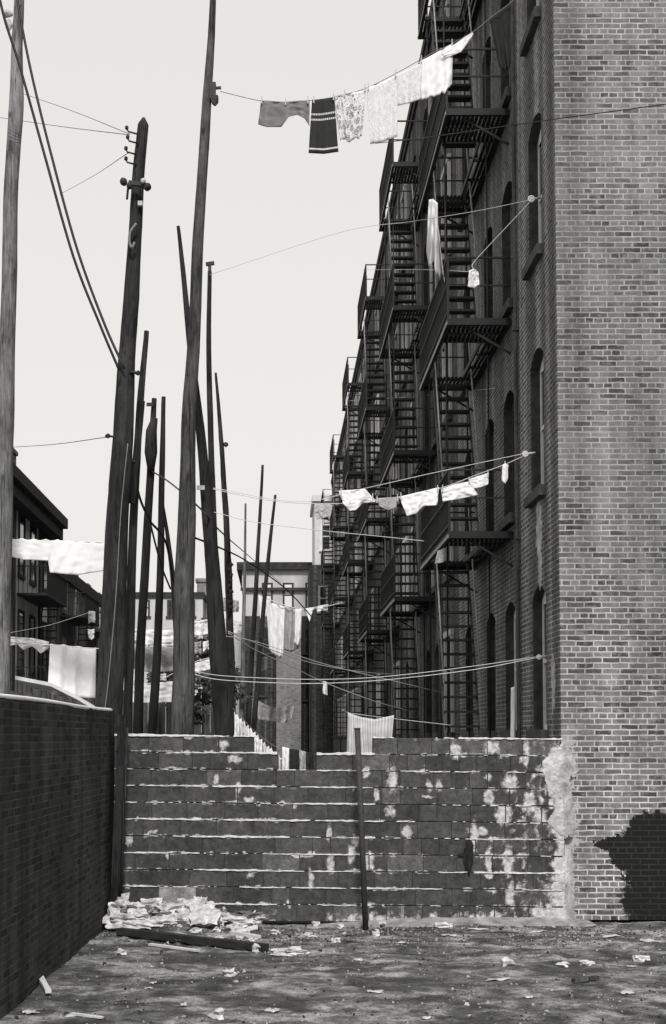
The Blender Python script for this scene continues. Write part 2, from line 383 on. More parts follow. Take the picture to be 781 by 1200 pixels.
def window_proto(frame, shade, casing=None):
    """local: origin at near bottom outer corner, +x into the wall, y along it"""
    f = MB(); x0, x1 = REV-.06, REV-.005; g_ = .002
    f.box(x0, x1, g_, .06, 0, WH-RISE*.9); f.box(x0, x1, WW-.06, WW-g_, 0, WH-RISE*.9)
    f.box(x0, x1, .06, WW-.06, .0, .07); f.box(x0, x1, .06, WW-.06, WH*.47, WH*.47+.05)
    A = arch(g_, WW-g_, WH-RISE-.003, RISE)
    for (ya, za), (yb, zb) in zip(A, A[1:]):
        f.quad((x0,ya,WH-RISE-.06),(x0,yb,WH-RISE-.06),(x0,yb,zb),(x0,ya,za))
    o = f.build('window', frame, origin=(0,0,0))
    if casing:
        q = MB(); q.box(-.06, -.002, -.13, -.005, -.001, WH); q.box(-.06, -.002, WW+.005, WW+.13, -.001, WH); q.box(-.07, -.002, -.16, WW+.16, WH+.002, WH+.12)
        q.build('casing', casing, o)
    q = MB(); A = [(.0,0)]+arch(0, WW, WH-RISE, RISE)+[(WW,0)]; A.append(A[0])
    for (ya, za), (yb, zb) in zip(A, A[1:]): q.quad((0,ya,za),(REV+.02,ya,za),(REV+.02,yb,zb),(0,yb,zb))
    q.build('reveal', 'darkwood_and_shade', o)  # dark lining over the brick jambs paints in the shade of the recess
    p = MB(); p.box(REV-.03, REV-.022, .06, WW-.06, .07, WH*.47); p.box(REV-.045, REV-.037, .06, WW-.06, WH*.47+.05, WH-RISE-.06)
    p.build('pane', 'glass', o)
    s_ = MB(); s_.box(-.09, REV-.065, -.08, WW+.08, -.14, -.003); s_.build('sill', 'stone', o)
    if shade:
        q = MB(); q.box(REV-.056, REV-.05, .065, WW-.065, WH*.55, WH-RISE-.07); q.build('window_shade', 'shade', o)
    return o
PROTO = [window_proto('white', False), window_proto('greywood', False), window_proto('darkwood_and_shade', False), window_proto('greywood', True), window_proto('white', True), window_proto('white', False, 'white'), window_proto('greywood', True, 'palewood'), window_proto('darkwood_and_shade', False, 'palewood')]
used = set()
def put_window(parent, kind, loc, rz=0):
    if kind not in used: o = PROTO[kind]; used.add(kind); o.parent = parent
    else: o = copy_tree(PROTO[kind], parent)
    o.location = Vector(loc)-worldloc(parent); o.rotation_euler = (0,0,rz)
    return o
STARTS = [17.3, 26.9, 36.3, 46.7, 59.7, 73.7]; ENDS = STARTS[1:]+[88.0]
LAB = ['tall brick tenement nearest the camera with plain sunlit gable wall and tar stain', 'second dark brick tenement along the alley from the gable wall', 'third dark brick tenement along the alley from the gable wall',
       'fourth brick tenement along the alley, behind three fire escapes', 'fifth brick tenement deep in the alley behind fire escapes', 'last brick tenement of the row before the white building']
tenements = []
for bi, (a, b) in enumerate(zip(STARTS, ENDS)):
    r = empty('brick_tenement', (XW+4, (a+b)/2, 0), LAB[bi], 'building', 'brick tenements along the alley'); tenements.append(r)
    wins = [a+.9, a+3.2, a+5.1, a+7.75] + ([a+10.3, a+12.0] if b-a > 11 else [])
    mb = MB(); facade(mb, XW, a, b, wins, ROOF)
    e = .0 if bi == 0 else 0
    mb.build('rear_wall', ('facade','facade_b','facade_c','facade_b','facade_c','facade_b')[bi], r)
    w = MB(); zt = ROOF-.003*bi
    if bi == 0:
        w.quad((XW,a,0),(XW+11,a,0),(XW+11,a,zt),(XW,a,zt))
        w.build('gable_wall', 'gable', r)
        w = MB()
    w.quad((XW,b-.004,0),(XW+11,b-.004,0),(XW+11,b-.004,zt),(XW,b-.004,zt)); w.quad((XW+11,a,0),(XW+11,b-.004,0),(XW+11,b-.004,zt),(XW+11,a,zt))
    if bi: w.quad((XW,a+.004,0),(XW+11,a+.004,0),(XW+11,a+.004,zt),(XW,a+.004,zt))
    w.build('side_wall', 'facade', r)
    rf = MB(); rf.box(XW-.06, XW+11, a+.01, b-.01, ROOF-.002, ROOF+.18); rf.box(XW-.1, XW+.2, a+.012, b-.012, ROOF+.19, ROOF+.42); ro = rf.build('roof', 'roof', r)
    for k in range(1 if bi % 2 else 2):
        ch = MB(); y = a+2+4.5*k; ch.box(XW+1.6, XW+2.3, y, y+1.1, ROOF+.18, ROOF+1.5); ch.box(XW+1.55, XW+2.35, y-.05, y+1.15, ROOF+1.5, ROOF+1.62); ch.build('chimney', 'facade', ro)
    for si, sl in enumerate(SILLS):
        for wi, y in enumerate(wins):
            kd = R.choice((1,2,5,6,6,7,7) if bi else (1,1,2,2,3)) if not (bi == 0 and wi == 0) else (0,0,0,4,4)[si]
            if bi == 0 and wi == 1: kd = (1,2,1,3,1)[si]
            if bi == 0 and wi == 1 and si == 0: kd = 0
            put_window(r, kd, (XW, y, sl))
    if bi == 0:
        n = 40
        for (yc, zc, ry, rz, sd) in ((18.62, 4.95, .2, .36, 1.0), (18.58, 4.42, .12, .24, 4.0), (17.75, 2.9, .12, .3, 7.0)):
            ring = []; pw_ = MB()
            for i in range(n):
                t = 2*math.pi*i/n; q = 1+.4*noise.noise(Vector((math.cos(t)*1.5+sd, math.sin(t)*1.5, sd)))+.5*noise.noise(Vector((math.cos(t)*5, math.sin(t)*5+sd, sd)))
                ring.append((yc+ry*q*math.cos(t), zc+rz*q*math.sin(t)))
            pw_.add([(XW-.006, yc, zc)]+[(XW-.005, y_, z_) for y_, z_ in ring]+[(XW+.004, lerp(yc, y_, 1.04), lerp(zc, z_, 1.04)) for y_, z_ in ring], [(0, 1+i, 1+(i+1) % n) for i in range(n)]+[(1+i, 1+n+i, 1+n+(i+1) % n, 1+(i+1) % n) for i in range(n)])
            pw_.build('whitewash', 'plaster', r)
    dp = MB(); yd = a+2.75
    dp.tube([(XW-.045, yd, z) for z in (0,4,8,12,17.7)], .028, 8)
    for z in range(2, 17, 3): dp.box(XW-.085, XW-.001, yd-.045, yd+.045, z, z+.03)
    dp.build('drainpipe', 'stone', r)
# ------------------------------------------------------------------ fire escapes
FE_L, FE_D = 4.0, .95
PLAT = (5.2, 8.35, 11.5, 14.65)
def make_fire_escape():
    root = empty('fire_escape', (0,0,0))
    for k, z in enumerate(PLAT):
        f = MB(); x0, x1 = -FE_D, -.01
        f.box(x0, x0+.05, 0, FE_L, z-.1, z); f.box(x1-.05, x1, .06, FE_L-.06, z-.08, z)
        for y in (0, FE_L-.06): f.box(x0+.05, x1, y, y+.06, z-.1, z)
        hy0, hy1 = 1.0, 3.35
        x = x0+.07
        while x < x1-.07:                       # long flat slats, broken by the ladder hatch
            segs = [(.06, FE_L-.06)] if (x > -.28) else [(.06, hy0), (hy1, FE_L-.06)]
            for s0, s1 in segs: f.box(x, x+.045, s0, s1, z-.045, z-.015)
            x += .066
        for y in (.5, hy0, 1.75, 2.55, hy1): f.box((-.30 if hy0 < y < hy1 else x0+.05), x1-.05, y-.02, y+.02, z-.085, z-.046)
        f.box(-.31, -.285, hy0, hy1, z-.08, z-.005)
        b = f.build('balcony', 'iron', root)
        rl = MB(); h = .92
        rl.box(x0-.004, x0+.03, 0, FE_L, z+h-.03, z+h); rl.box(x0-.004, x0+.02, .02, FE_L-.02, z+.08, z+.105); rl.box(x0-.004, x0+.02, .02, FE_L-.02, z+.5, z+.52)
        y = .1
        while y < FE_L-.05: rl.box(x0+.002, x0+.016, y, y+.014, z+.001, z+h-.031); y += .115
        for yy in (0.002, FE_L-.032):
            rl.box(x0+.031, x1, yy, yy+.03, z+h-.028, z+h-.002); rl.box(x0+.031, x1, yy+.003, yy+.025, z+.48, z+.5)
            rl.box(x0, x0+.03, yy, yy+.03, z+.001, z+h-.031)
        rl.build('railing', 'iron', b)
        ed = MB(); ed.box(x0-.012, x0-.003, 0, FE_L, z-.1, z-.05); ed.build('lit_edge', 'ironrail', b)  # pale strip paints the lit outer edge of the balcony frame
        for y in (.12, FE_L-.12):
            br = MB(); br.bar((x0+.3, y, z-.11), (-.002, y, z-.5), .03, .03); br.build('bracket', 'iron', b)
    for x, y in ((-.86, .98), (-.22, .98), (-.86, 3.37), (-.22, 3.37)):
        hr = MB(); hr.tube([(x, y, 2.2), (x+.01, y, 8), (x, y, PLAT[3]+.9)], .013, 6); hr.build('hanger_rod', 'iron', root)
    tops = list(PLAT); bots = [1.9]+list(PLAT)[:-1]
    for k, (zb, zt) in enumerate(zip(bots, tops)):
        l = MB(); last = k == 4
        ya, yb = (1.75, 3.25) if not last else (3.45, 3.5)
        xa, xb = (-.80, -.25) if not last else (-.6, -.15)
        n = int((zt-zb)/.235)
        P = lambda x, t: Vector((x, lerp(ya, yb, t), lerp(zb, zt, t)))
        for i in range(1, n):
            t = i/n; p, q = P(xa, t), P(xb, t)
            if last: l.bar(p, q, .025, .025)
            else: l.box(p.x+.002, q.x-.002, p.y-.10, p.y+.10, p.z-.018, p.z+.018)
        rr = MB()
        for x in (xa, xb): rr.bar(P(x, 0), P(x, 1), .03, .07)
        lo = l.build('ladder', 'iron', root); rr.build('side_rail', 'ironlad', lo)
        if not last:
            hr = MB()
            for x in (xa-.02, xb+.02): hr.tube([P(x, .12)+Vector((0,-.1,.75)), P(x, 1)+Vector((0,-.1,.85))], .014, 6)
            hr.build('handrail', 'ironrail', lo)
    return root
FE0 = make_fire_escape()
FEY = [20.6, 30.2, 39.6, 50.0, 63.0, 77.0]
FL = ['black iron fire escape on the nearest tenement, largest of the row', 'second black fire escape down the alley, just beyond the nearest one', 'third black fire escape down the alley', 'fourth fire escape down the alley, its top against the sky',
      'fifth fire escape down the alley, small and far', 'farthest fire escape of the row, next to the white building']
for i, y in enumerate(FEY):
    o = FE0 if i == 0 else copy_tree(FE0)
    o.location = (XW, y, 0); tag(o, FL[i], 'fire escape', 'fire escapes along the alley')
    if i >= 3: o.scale.z = 1.01
# ------------------------------------------------------------------ far buildings
def box_house(name, x0, x1, y0, y1, h, mat, label, cat='building', roof='roof', over=.2, fascia=.5):
    r = empty(name, ((x0+x1)/2, (y0+y1)/2, 0), label, cat)
    w = MB(); w.box(x0, x1, y0, y1, 0, h); w.build('wall', mat, r)
    f = MB(); f.box(x0-over, x1+over, y0-over, y1+over, h+.003, h+fascia); rf = f.build('roof', roof, r)
    return r, rf
def front_window(r, x, y, z, w, h, frame='darkwood_and_shade', pane='glass', side=None):
    f = MB()
    if side is None:
        f.box(x, x+.13, y-.05, y-.003, z, z+h); f.box(x+w-.13, x+w, y-.05, y-.003, z, z+h); f.box(x+.13, x+w-.13, y-.05, y-.003, z+h-.1, z+h); f.box(x-.08, x+w+.08, y-.12, y-.003, z-.14, z-.002); f.box(x+.13, x+w-.13, y-.05, y-.003, z+h*.48, z+h*.48+.08)
        o = f.build('window', frame, r); p = MB(); p.box(x+.13, x+w-.13, y-.025, y-.004, z, z+h-.1); p.build('pane', pane, o)
    else:
        s = side; X = x; a, b = sorted((X+.003*s, X+.05*s)); a2, b2 = sorted((X+.004*s, X+.025*s))
        f.box(a, b, y, y+.13, z, z+h); f.box(a, b, y+w-.13, y+w, z, z+h); f.box(a, b, y+.13, y+w-.13, z+h-.1, z+h); f.box(a, b, y+.13, y+w-.13, z+h*.48, z+h*.48+.08); f.box(a, b, y-.08, y+w+.08, z-.14, z-.002)
        o = f.build('window', frame, r); p = MB(); p.box(a2, b2, y+.13, y+w-.13, z, z+h-.1); p.build('pane', pane, o)
    return o
# end building closing the alley
YE = 95.0
e0 = at(284, 662, YE); top = e0.z
r, rf = box_house('end_house', e0.x, 9.0, YE, YE+12, top-.35, 'siding', 'pale three storey house closing the far end of the alley', over=.35, fascia=.5)
cn = MB(); cn.box(e0.x-.1, 9, YE-.25, YE-.003, top-1.75, top-1.55); cn.build('cornice_band', 'darkwood_and_shade', r)
lw = MB(); lw.box(e0.x-.02, 9.02, YE-.06, YE-.003, 0, at(0, 722, YE).z); lw.build('lower_wall', 'facade_b', r)
for px in (307, 331.5, 358): 
    a_, b_ = at(px, 712, YE), at(px+13, 683, YE); front_window(r, a_.x, YE, a_.z, b_.x-a_.x, b_.z-a_.z, 'darkwood_and_shade', 'white')
for px, py in ((307, 765), (300, 815), (356, 765), (356, 820)):
    a_, b_ = at(px, py, YE), at(px+13, py-30, YE); front_window(r, a_.x, YE-.06, a_.z, b_.x-a_.x, b_.z-a_.z, 'darkwood_and_shade', 'glass')
p0, p1 = at(324, 724, 91), at(353, 724, 91)
pm = MB(); pm.box(p0.x, p1.x, 91, 94.93, 0, p0.z); pm.box(p0.x-.05, p1.x+.05, 90.95, 94.9, p0.z+.002, p0.z+.12)
tag(pm.build('brick_chimney', 'pier'), 'pale brick chimney pier standing before the end house', 'chimney')
# white building past the last tenement
w0 = at(368, 600, 88.2)
r, rf = box_house('white_house', at(369,600,88.2).x, XW+9, 88.2, 94.5, 16.9, 'palestone', 'white corner building with cornice just past the last fire escape', over=.15, fascia=.4, roof='palestone'); wx_ = at(369,600,88.2).x; lw = MB(); lw.box(wx_-.3, XW+9.02, 87.9, 88.18, 0, 12.9); lw.box(wx_-.3, wx_-.02, 88.18, 94.5, 0, 12.9); lw.build('lower_wall', 'facade_b', r)
a_ = at(369, 625, 88.2); front_window(r, a_.x+.35, 88.2, 13.9, .7, 1.6, 'white', 'skyglass'); front_window(r, wx_+.2, 87.9, 10.0, .6, 1.6, 'greywood', 'glass')
# left row
XL = -8.5
r, rf = box_house('stucco_house', XL-8, XL, 42, 53.0, 10.1, 'stucco', 'stained stucco row house at far left with heavy dark eave', over=.0, fascia=.3)
ev = MB(); ev.box(XL-8, XL+.6, 41.5, 53.4, 10.05, 10.42); ev.box(XL+.001, XL+.45, 41.6, 53.2, 9.6, 10.04); ev.build('eave', 'roof', r)
ch = MB(); c0 = at(18, 556, 47); ch.box(XL+.0-.9, XL+.25, 43.6, 44.6, 10.42, at(18,530,44).z); ch.box(XL-.95, XL+.3, 43.55, 44.65, at(18,530,44).z, at(18,530,44).z+.12); ch.build('chimney', 'pier', rf)
for y in (43.2, 46.4, 48.6, 51.3):
    for z in (1.2, 4.4, 7.6): front_window(r, XL, y, z, 1.1, 2.0, 'darkwood_and_shade', 'glass', 1)
for y in (45.2, 50.4, 52.4):
    d = MB(); d.box(XL+.003, XL+.07, y, y+.5, 0, 9.59); d.build('pilaster', 'darkwood_and_shade', r)
r, rf = box_house('dark_house', XL-8, XL+.1, 53.7, 74, 8.4, 'facade', 'dark brick house beyond the stucco house on the left', over=.1, fascia=.5)
for y in (55.5, 58.5, 62.5, 66.5, 70):
    for z in (1.2, 4.4, 7.2): front_window(r, XL+.1, y, z, 1.1, 1.8, 'greywood', 'glass', 1)
r, rf = box_house('grey_house', at(140,700,96).x, at(238,700,96).x, 96, 106, at(0,694,96).z-.4, 'siding', 'grey distant house behind the white sheets between the poles', over=.1, fascia=.4)
for px in (150, 169, 196, 222):
    for py in (722, 768): 
        a_, b_ = at(px, py, 96), at(px+7, py-19, 96); front_window(r, a_.x, 96, a_.z, b_.x-a_.x, b_.z-a_.z, 'darkwood_and_shade', 'shade' if px == 169 else 'glass')
pch = MB(); a_, b_ = at(231,700,99), at(243,682,99); pch.box(a_.x, b_.x, 99, 100, 0, b_.z); pch.box(a_.x-.1, b_.x+.1, 98.9, 100.1, b_.z, b_.z+.25)
tag(pch.build('brick_chimney', 'pier'), 'brick chimney stack beside the grey distant house', 'chimney')
r, rf = box_house('row_house', at(236,700,104).x, e0.x-.05, 104, 112, at(0,740,104).z, 'stucco', 'low pale row house beside the end house', over=.1, fascia=.3)
# fire escape on the left row
LFE = empty('fire_escape', (XL, 46, 0), 'dark fire escape on the stucco house at the far left', 'fire escape', 'fire escapes on the left houses')
for z in (3.6, 6.9):
    f = MB(); f.box(XL+.01, XL+1.0, 46.2, 50.6, z-.08, z); b = f.build('balcony', 'iron', LFE)
    rl = MB(); rl.box(XL+.97, XL+1.0, 46.2, 50.6, z+.87, z+.9); rl.box(XL+.01, XL+.965, 46.2, 46.23, z+.87, z+.9); rl.box(XL+.01, XL+.965, 50.57, 50.6, z+.87, z+.9)
    for k in range(30): rl.box(XL+.975, XL+.995, 46.25+k*.148, 46.27+k*.148, z+.001, z+.868)
    for k in range(6): rl.box(XL+.05+k*.15, XL+.07+k*.15, 46.205, 46.225, z+.001, z+.868)
    rl.build('railing', 'iron', b)
l = MB()
for x in (XL+.3, XL+.85): l.bar((x, 47.2, .8), (x, 49.6, 6.9), .03, .07)
for k in range(1, 24): p = lerp(Vector((0,47.2,.8)), Vector((0,49.6,6.9)), k/24); l.box(XL+.30, XL+.85, p.y-.07, p.y+.07, p.z-.015, p.z+.015)
l.build('ladder', 'iron', LFE)
LF2 = copy_tree(LFE); LF2.location = (XL+.1, 54.5, 0); LF2['label'] = 'dark fire escape at the near end of the dark brick house on the left'
LF3 = copy_tree(LFE); LF3.location = (XL+.1, 62, 0); LF3['label'] = 'dark fire escape at the far end of the dark brick house on the left'
# ------------------------------------------------------------------ block wall
YB = 17.1
def wx(px, py): p = at(px, py, YB); return p.x, p.z
SMEARS = []
for sx, sz, sw, sh_ in ((275,890,16,12),(262,873,14,12),(254,914,8,14),(280,925,7,18),(292,938,12,8),(302,942,10,6),(460,914,14,34),(457,950,13,14),(441,932,8,18),(430,905,8,16),(478,975,12,16),(535,880,16,22),(575,876,20,18),(617,874,10,16),(617,888,9,22),
    (598,918,18,24),(573,932,14,22),(573,912,10,8),(503,920,8,14),(514,922,9,14),(501,934,16,4),(620,940,16,30),(640,905,24,16),(646,925,14,20),(590,955,20,24),(632,957,20,20),(596,1010,12,46),(598,1050,13,34),(556,980,9,40),(573,1008,9,36),(560,975,26,10),(574,1025,9,12),
    (412,1000,9,26),(434,1010,12,22),(365,1000,10,10),(353,1003,30,4),(388,1012,10,20),(364,1030,7,22),(338,1060,5,10),(295,1025,12,9),(345,860+85,5,6),(196,1003,5,6),(152,985,8,16),(160,960,6,6),(385,975,8,20),(415,985,8,18),(325,962,6,6),(180,976,14,5),(660,990,10,30)):
    cx, cz = wx(sx, sz); SMEARS.append((cx, cz, sw/97.5/2*1.15, sh_/97.5/2*1.15))
def lime(x, z, z0, z1):
    """how much mortar was smeared, splashed or left on the face of the wall here"""
    n1 = noise.fractal(Vector((x*6, z*5, 1)), 1.0, 2.0, 4); n2 = noise.noise(Vector((x*1.3, z*1.1, 9))); n3 = noise.fractal(Vector((x*11, z*6, 5)), 1.0, 2.0, 3)
    m = 0
    for cx, cz, w_, h_ in SMEARS:
        d = math.hypot((x-cx+.03*n1)/w_, (z-cz+.03*n3)/h_)
        if d < 1.6: m = max(m, 1.15-d*.7)
    jd = min(z-z0, z1-z); m = max(m, .58+.4*n2+.4*n1+.3*n3-jd*17)
    r = max(0, min(1, (x-1.9)/1.5)); m = max(m, .05+.42*r+.55*n3*r+.15*n2)
    base = max(0, 1-z/.26)*max(0, min(1, (x-.2)/.6)); m = max(m, base*(.75+.7*n3))
    edge = max(0, 1-(3.46-x)/(.26+.45*max(0, 1-z/1.0)+.12*noise.noise(Vector((0, z*3, 4))))); m = max(m, edge*1.1+.45*n1)
    return max(0, min(1, m))
def slope(x): return .05*max(0, min(1, (3.4-x)/5.3))
W = MB(); W.shade = []; W.lime = []; MO = MB(); JN = MB()
XL0, XR0 = -1.95, 3.44
bw, bh = .43, .2
for c in range(11):
    x = XL0-(bw*R.random() if c % 2 else 0)
    while x < XR0-.02:
        l = bw*R.uniform(.93, 1.07) if R.random() > .18 else bw*.5
        a, b = max(x, XL0), min(x+l, XR0)
        x += l
        if b-a < .06: continue
        mid = (a+b)/2
        if c == 10 and -.22 < mid < 1.14:
            continue
        if c == 9 and .02 <= a and b <= .46: continue
        if c == 9 and a < .02 < b: b = .02
        if c == 9 and a < .46 < b: a = .46
        if c == 10 and mid < -.2: b = min(b, -.24)
        if c == 10 and mid > 1.14: a = max(a, 1.15)
        if b-a < .06: continue
        z0 = c*bh+slope(mid)-.02; z1 = z0+bh-.008
        dy = R.uniform(-.005, .005); d2 = R.uniform(-.003, .003); n0 = len(W.f)
        e = .005; y0 = YB+dy
        a2, b2 = a+.0015, b-.0015
        gx, gz_ = max(2, int((b2-a2)/.018)), 11; vs = []
        for j in range(gz_+1):
            for i in range(gx+1):
                xx = lerp(a2+e, b2-e, i/gx); zz = lerp(z0+e, z1-e, j/gz_)
                vs.append((xx, lerp(y0, y0+d2, i/gx)+.002*noise.noise(Vector((xx*9, zz*9, 3))), zz)); W.lime.append(lime(xx, zz, z0, z1))
        W.add(vs, [(j*(gx+1)+i, j*(gx+1)+i+1, (j+1)*(gx+1)+i+1, (j+1)*(gx+1)+i) for j in range(gz_) for i in range(gx)])
        vs = [(a2+e,y0,z0+e),(b2-e,y0+d2,z0+e),(b2-e,y0+d2,z1-e),(a2+e,y0,z1-e),(a2,y0+e,z0),(b2,y0+e,z0),(b2,y0+e,z1),(a2,y0+e,z1),(a2,YB+.19,z0),(b2,YB+.19,z0),(b2,YB+.19,z1),(a2,YB+.19,z1)]
        W.add(vs, [(0,4,5,1),(1,5,6,2),(2,6,7,3),(3,7,4,0),(4,8,9,5),(5,9,10,6),(6,10,11,7),(7,11,8,4),(8,11,10,9)])
        W.lime += [lime(v[0], v[2], z0, z1)*.45 for v in vs]
        sh = R.choice((.042,.047,.052,.057,.062)) if R.random() > .07 else .09
        if c == 10 and mid > 1: sh *= 1.5
        if c <= 1 and abs(mid+1.02) < .2: sh = .2
        W.shade += [sh]*(len(W.f)-n0)
    # bed joint: an irregular squeezed out bead, missing in places
    segs = int((XR0-XL0)/.025)
    prev = None; vs = []; 
    for i in range(segs+1):
        xx = XL0+i*.025
        gap = (c == 10 and -.22 < xx < 1.15)
        zz = (c+1)*bh+slope(xx)-.024+.006*noise.noise(Vector((xx*2, c*3.3, 0)))+.006*noise.noise(Vector((xx*13, c*4.3, 6)))
        nn = noise.noise(Vector((xx*.9, c*7.7, 2)))+.6*noise.noise(Vector((xx*4, c*5.1, 8)))+.7*noise.noise(Vector((xx*17, c*2.1, 4)))
        top_free = (c == 10) or (c == 9 and -.22 < xx < 1.15)
        if c == 9 and .02 < xx < .46: nn = -1
        thick = max(0, .45+nn+(.4 if top_free else 0)-(.25 if xx > 1.2 else 0))*.012
        if gap or thick < .0028: prev = None; continue
        t2 = min(thick, .017); t2 *= (1.35 if top_free else 1)
        ring = [(xx, YB+.012, zz+t2), (xx, YB-.004-t2*.8, zz+t2*.7), (xx, YB-.004-t2*.8, zz-t2*.6), (xx, YB+.012, zz-t2)]
        if prev is not None: MO.add(prev+ring, [(0,1,5,4),(1,2,6,5),(2,3,7,6)])
        prev = ring
wall = W.build('block_wall', 'block', origin=(.72, YB+.1, 0))
tag(wall, 'dark concrete block wall with pale smeared mortar across the yard', 'wall')
core = MB(); core.box(XL0+.01, XR0-.01, YB+.014, YB+.17, 0, 9*bh+.01); core.box(XL0+.01, 0.0, YB+.0145, YB+.1705, 9*bh, 10*bh+.01); core.box(.48, XR0-.01, YB+.0145, YB+.1705, 9*bh, 10*bh-.01)
core.build('mortar_core', 'joint', wall)
MO.build('mortar', 'mortar', wall)
# rough render patch at the right hand end, wrapped onto the brick corner
PL = MB(); n1, n2 = 90, 190; x0, x1, z0, z1 = 2.35, 3.62, -.05, 2.22; H = []
for j in range(n2+1):
    for i in range(n1+1):
        x = lerp(x0, x1, i/n1); z = lerp(z0, z1, j/n2)
        nn = noise.fractal(Vector((x*3.2, z*2.2, 1.3)), 1.0, 2.0, 5)
        edge = 3.40+.02*math.sin(z*9)-.0
        m = 1.05-abs(x-3.46)/(.10+.06*noise.noise(Vector((0, z*2.3, 7)))+.22*max(0, 1-z/.7)+.04*max(0,1-abs(z-1.6)/.6))
        m = min(m, (3.60+.04*noise.noise(Vector((z*4, 0, 2)))-x)*14)
        m = m-.22+nn*1.5
        if z > 2.05: m -= (z-2.05)*6
        H.append(max(-.3, min(1, m)))
vs = []
for j in range(n2+1):
    for i in range(n1+1):
        x = lerp(x0, x1, i/n1); z = lerp(z0, z1, j/n2); h = H[j*(n1+1)+i]
        base = YB if x < 3.40 else min(17.294, lerp(YB, 17.294, ((x-3.40)/.2)**1.5))
        rough = .014*noise.fractal(Vector((x*14, z*14, 4)), 1.0, 2.0, 4)
        vs.append((x, base-.004-max(h, -.1)*.012-abs(rough)*.8*(h > 0), z))
fs = []
for j in range(n2):
    for i in range(n1):
        k = j*(n1+1)+i; q = (k, k+1, k+n1+2, k+n1+1)
        if max(H[a] for a in q) > 0: fs.append(q)
PL.add(vs, fs); PL.build('rough_plaster', 'plaster', wall)
# footing with splashed mortar along the base
FT = MB(); n1, n2 = 200, 14; vs = []
for j in range(n2+1):
    for i in range(n1+1):
        x = lerp(.35, 3.75, i/n1); t = j/n2
        ww = .24+.25*noise.fractal(Vector((x*2, 0, 0)), 1.0, 2.0, 4)
        y = YB-.005-ww*(1-t); z = .006+.05*t*t*t+.02*noise.fractal(Vector((x*5, t*3, 2)), 1.0, 2.0, 4)*t
        tp = max(0, min(1, (x-.35)/1.4)); ww *= .25+.75*tp; z = z*tp-.03*(1-tp)
        if t < .1: z = -.05
        if x > 3.4: y += min(.19, (x-3.4)*2)*t; z *= max(0, 1-(x-3.4)/.35)
        vs.append((x, min(y, 17.29), z))
FT.add(vs, [(j*(n1+1)+i, j*(n1+1)+i+1, (j+1)*(n1+1)+i+1, (j+1)*(n1+1)+i) for j in range(n2) for i in range(n1)])
FT.build('footing', 'footing', wall)
hx, hz = wx(549, 1004); TB = MB(); TB.lump((hx, YB-.005, hz), (.055, .02, .19), 3.3, 3, .7); TB.lump((hx-.07, YB-.003, hz+.02), (.05, .012, .03), 5.3, 3, .6)
TB.build('tar_blot', 'tarstain', wall)
# steel post
pb = gnd(429, 1086); pt = at(419, 855, 16.75)
ps = MB(); ps.tube([pb-Vector((0,0,.1)), lerp(pb, pt, .5), pt], .034, 12); ps.tube([pt, pt+(pt-pb).normalized()*.02], .037, 12)
tag(ps.build('steel_post', 'rust', origin=pb), 'thin dark leaning steel post stuck in the dirt before the block wall', 'post')
# ------------------------------------------------------------------ left fence
def fx(y): return lerp(-1.99, -2.2, (17.3-y)/6.1)
FN = MB(); y0, y1 = 5.0, 17.35; ht = 2.52; n1, n2 = 160, 36; vs = []
for j in range(n2+1):
    for i in range(n1+1):
        y = lerp(y0, y1, i/n1); z = lerp(-.05, ht, j/n2)
        vs.append((fx(y)+.022*noise.noise(Vector((y*.7, z*.8, 2)))+.008*noise.noise(Vector((y*4, z*4, 6))), y, z))
FN.add(vs, [(j*(n1+1)+i, j*(n1+1)+i+1, (j+1)*(n1+1)+i+1, (j+1)*(n1+1)+i) for j in range(n2) for i in range(n1)], True, [(v[1], v[2]) for v in vs])
FN.add([(fx(y0)-.24,y0,0),(fx(y1)-.24,y1,0),(fx(y1)-.03,y1,0),(fx(y0)-.03,y0,0),(fx(y0)-.24,y0,ht),(fx(y1)-.24,y1,ht),(fx(y1)-.03,y1,ht),(fx(y0)-.03,y0,ht)], [(3,2,1,0),(4,5,6,7),(0,1,5,4),(1,2,6,5),(2,3,7,6),(3,0,4,7)])
fence = FN.build('yard_wall', 'yardbrick', origin=(-2.1, 11, 0))
tag(fence, 'dark sooty brick wall with thin pale coping along the left side of the yard', 'wall')
cp = MB(); cp.tube([(fx(y)-.03, y, ht+.005+.008*math.sin(y*1.1)) for y in [5+i*.125 for i in range(99)]], .032, 10, .35, 4); cp.build('coping', 'cap', fence)
po = MB(); a_, b_ = at(132, 1062, 17.0), at(146, 838, 17.0); po.bar((a_.x+.02, 16.98, -.1), (b_.x-.02, 16.98, b_.z), .1, .1, (0,1,0)); po.tube([(a_.x+.1, 16.9, 0), (b_.x+.045, 16.9, b_.z-.15)], .018, 8); po.build('end_post', 'pole_dark', fence)
# yard shed and boards behind the fence
sh = empty('lean_to_shed', (-3.6, 20.5, 0), 'low board lean-to with pale sloping roof behind the left yard wall', 'shed')
b = MB(); x = -4.6
while x < -2.45: b.box(x, x+.115, 19.6+R.uniform(-.008,.008), 19.63, 0, 2.62+R.uniform(-.03,.01)-(.0 if x < -3.6 else (x+3.6)*.0)); x += .122
b.build('board_wall', 'board', sh)
rf = MB(); A = [at(18,792,19.4), at(60,800,19.4), at(92,816,19.4), at(127,838,19.4)]; B = [p+Vector((0,1.2,-.06)) for p in A]
rf.add(A+B+[p-Vector((0,0,.05)) for p in A+B], [(0,1,5,4),(1,2,6,5),(2,3,7,6),(8,12,13,9),(9,13,14,10),(10,14,15,11),(0,8,9,1),(1,9,10,2),(2,10,11,3),(4,5,13,12),(5,6,14,13),(6,7,15,14)]); rf.build('roof', 'palestone', sh)
yf = empty('yard_fence', (-2.2, 32, 0), 'dark tall board fence across the back yards behind the poles', 'fence')
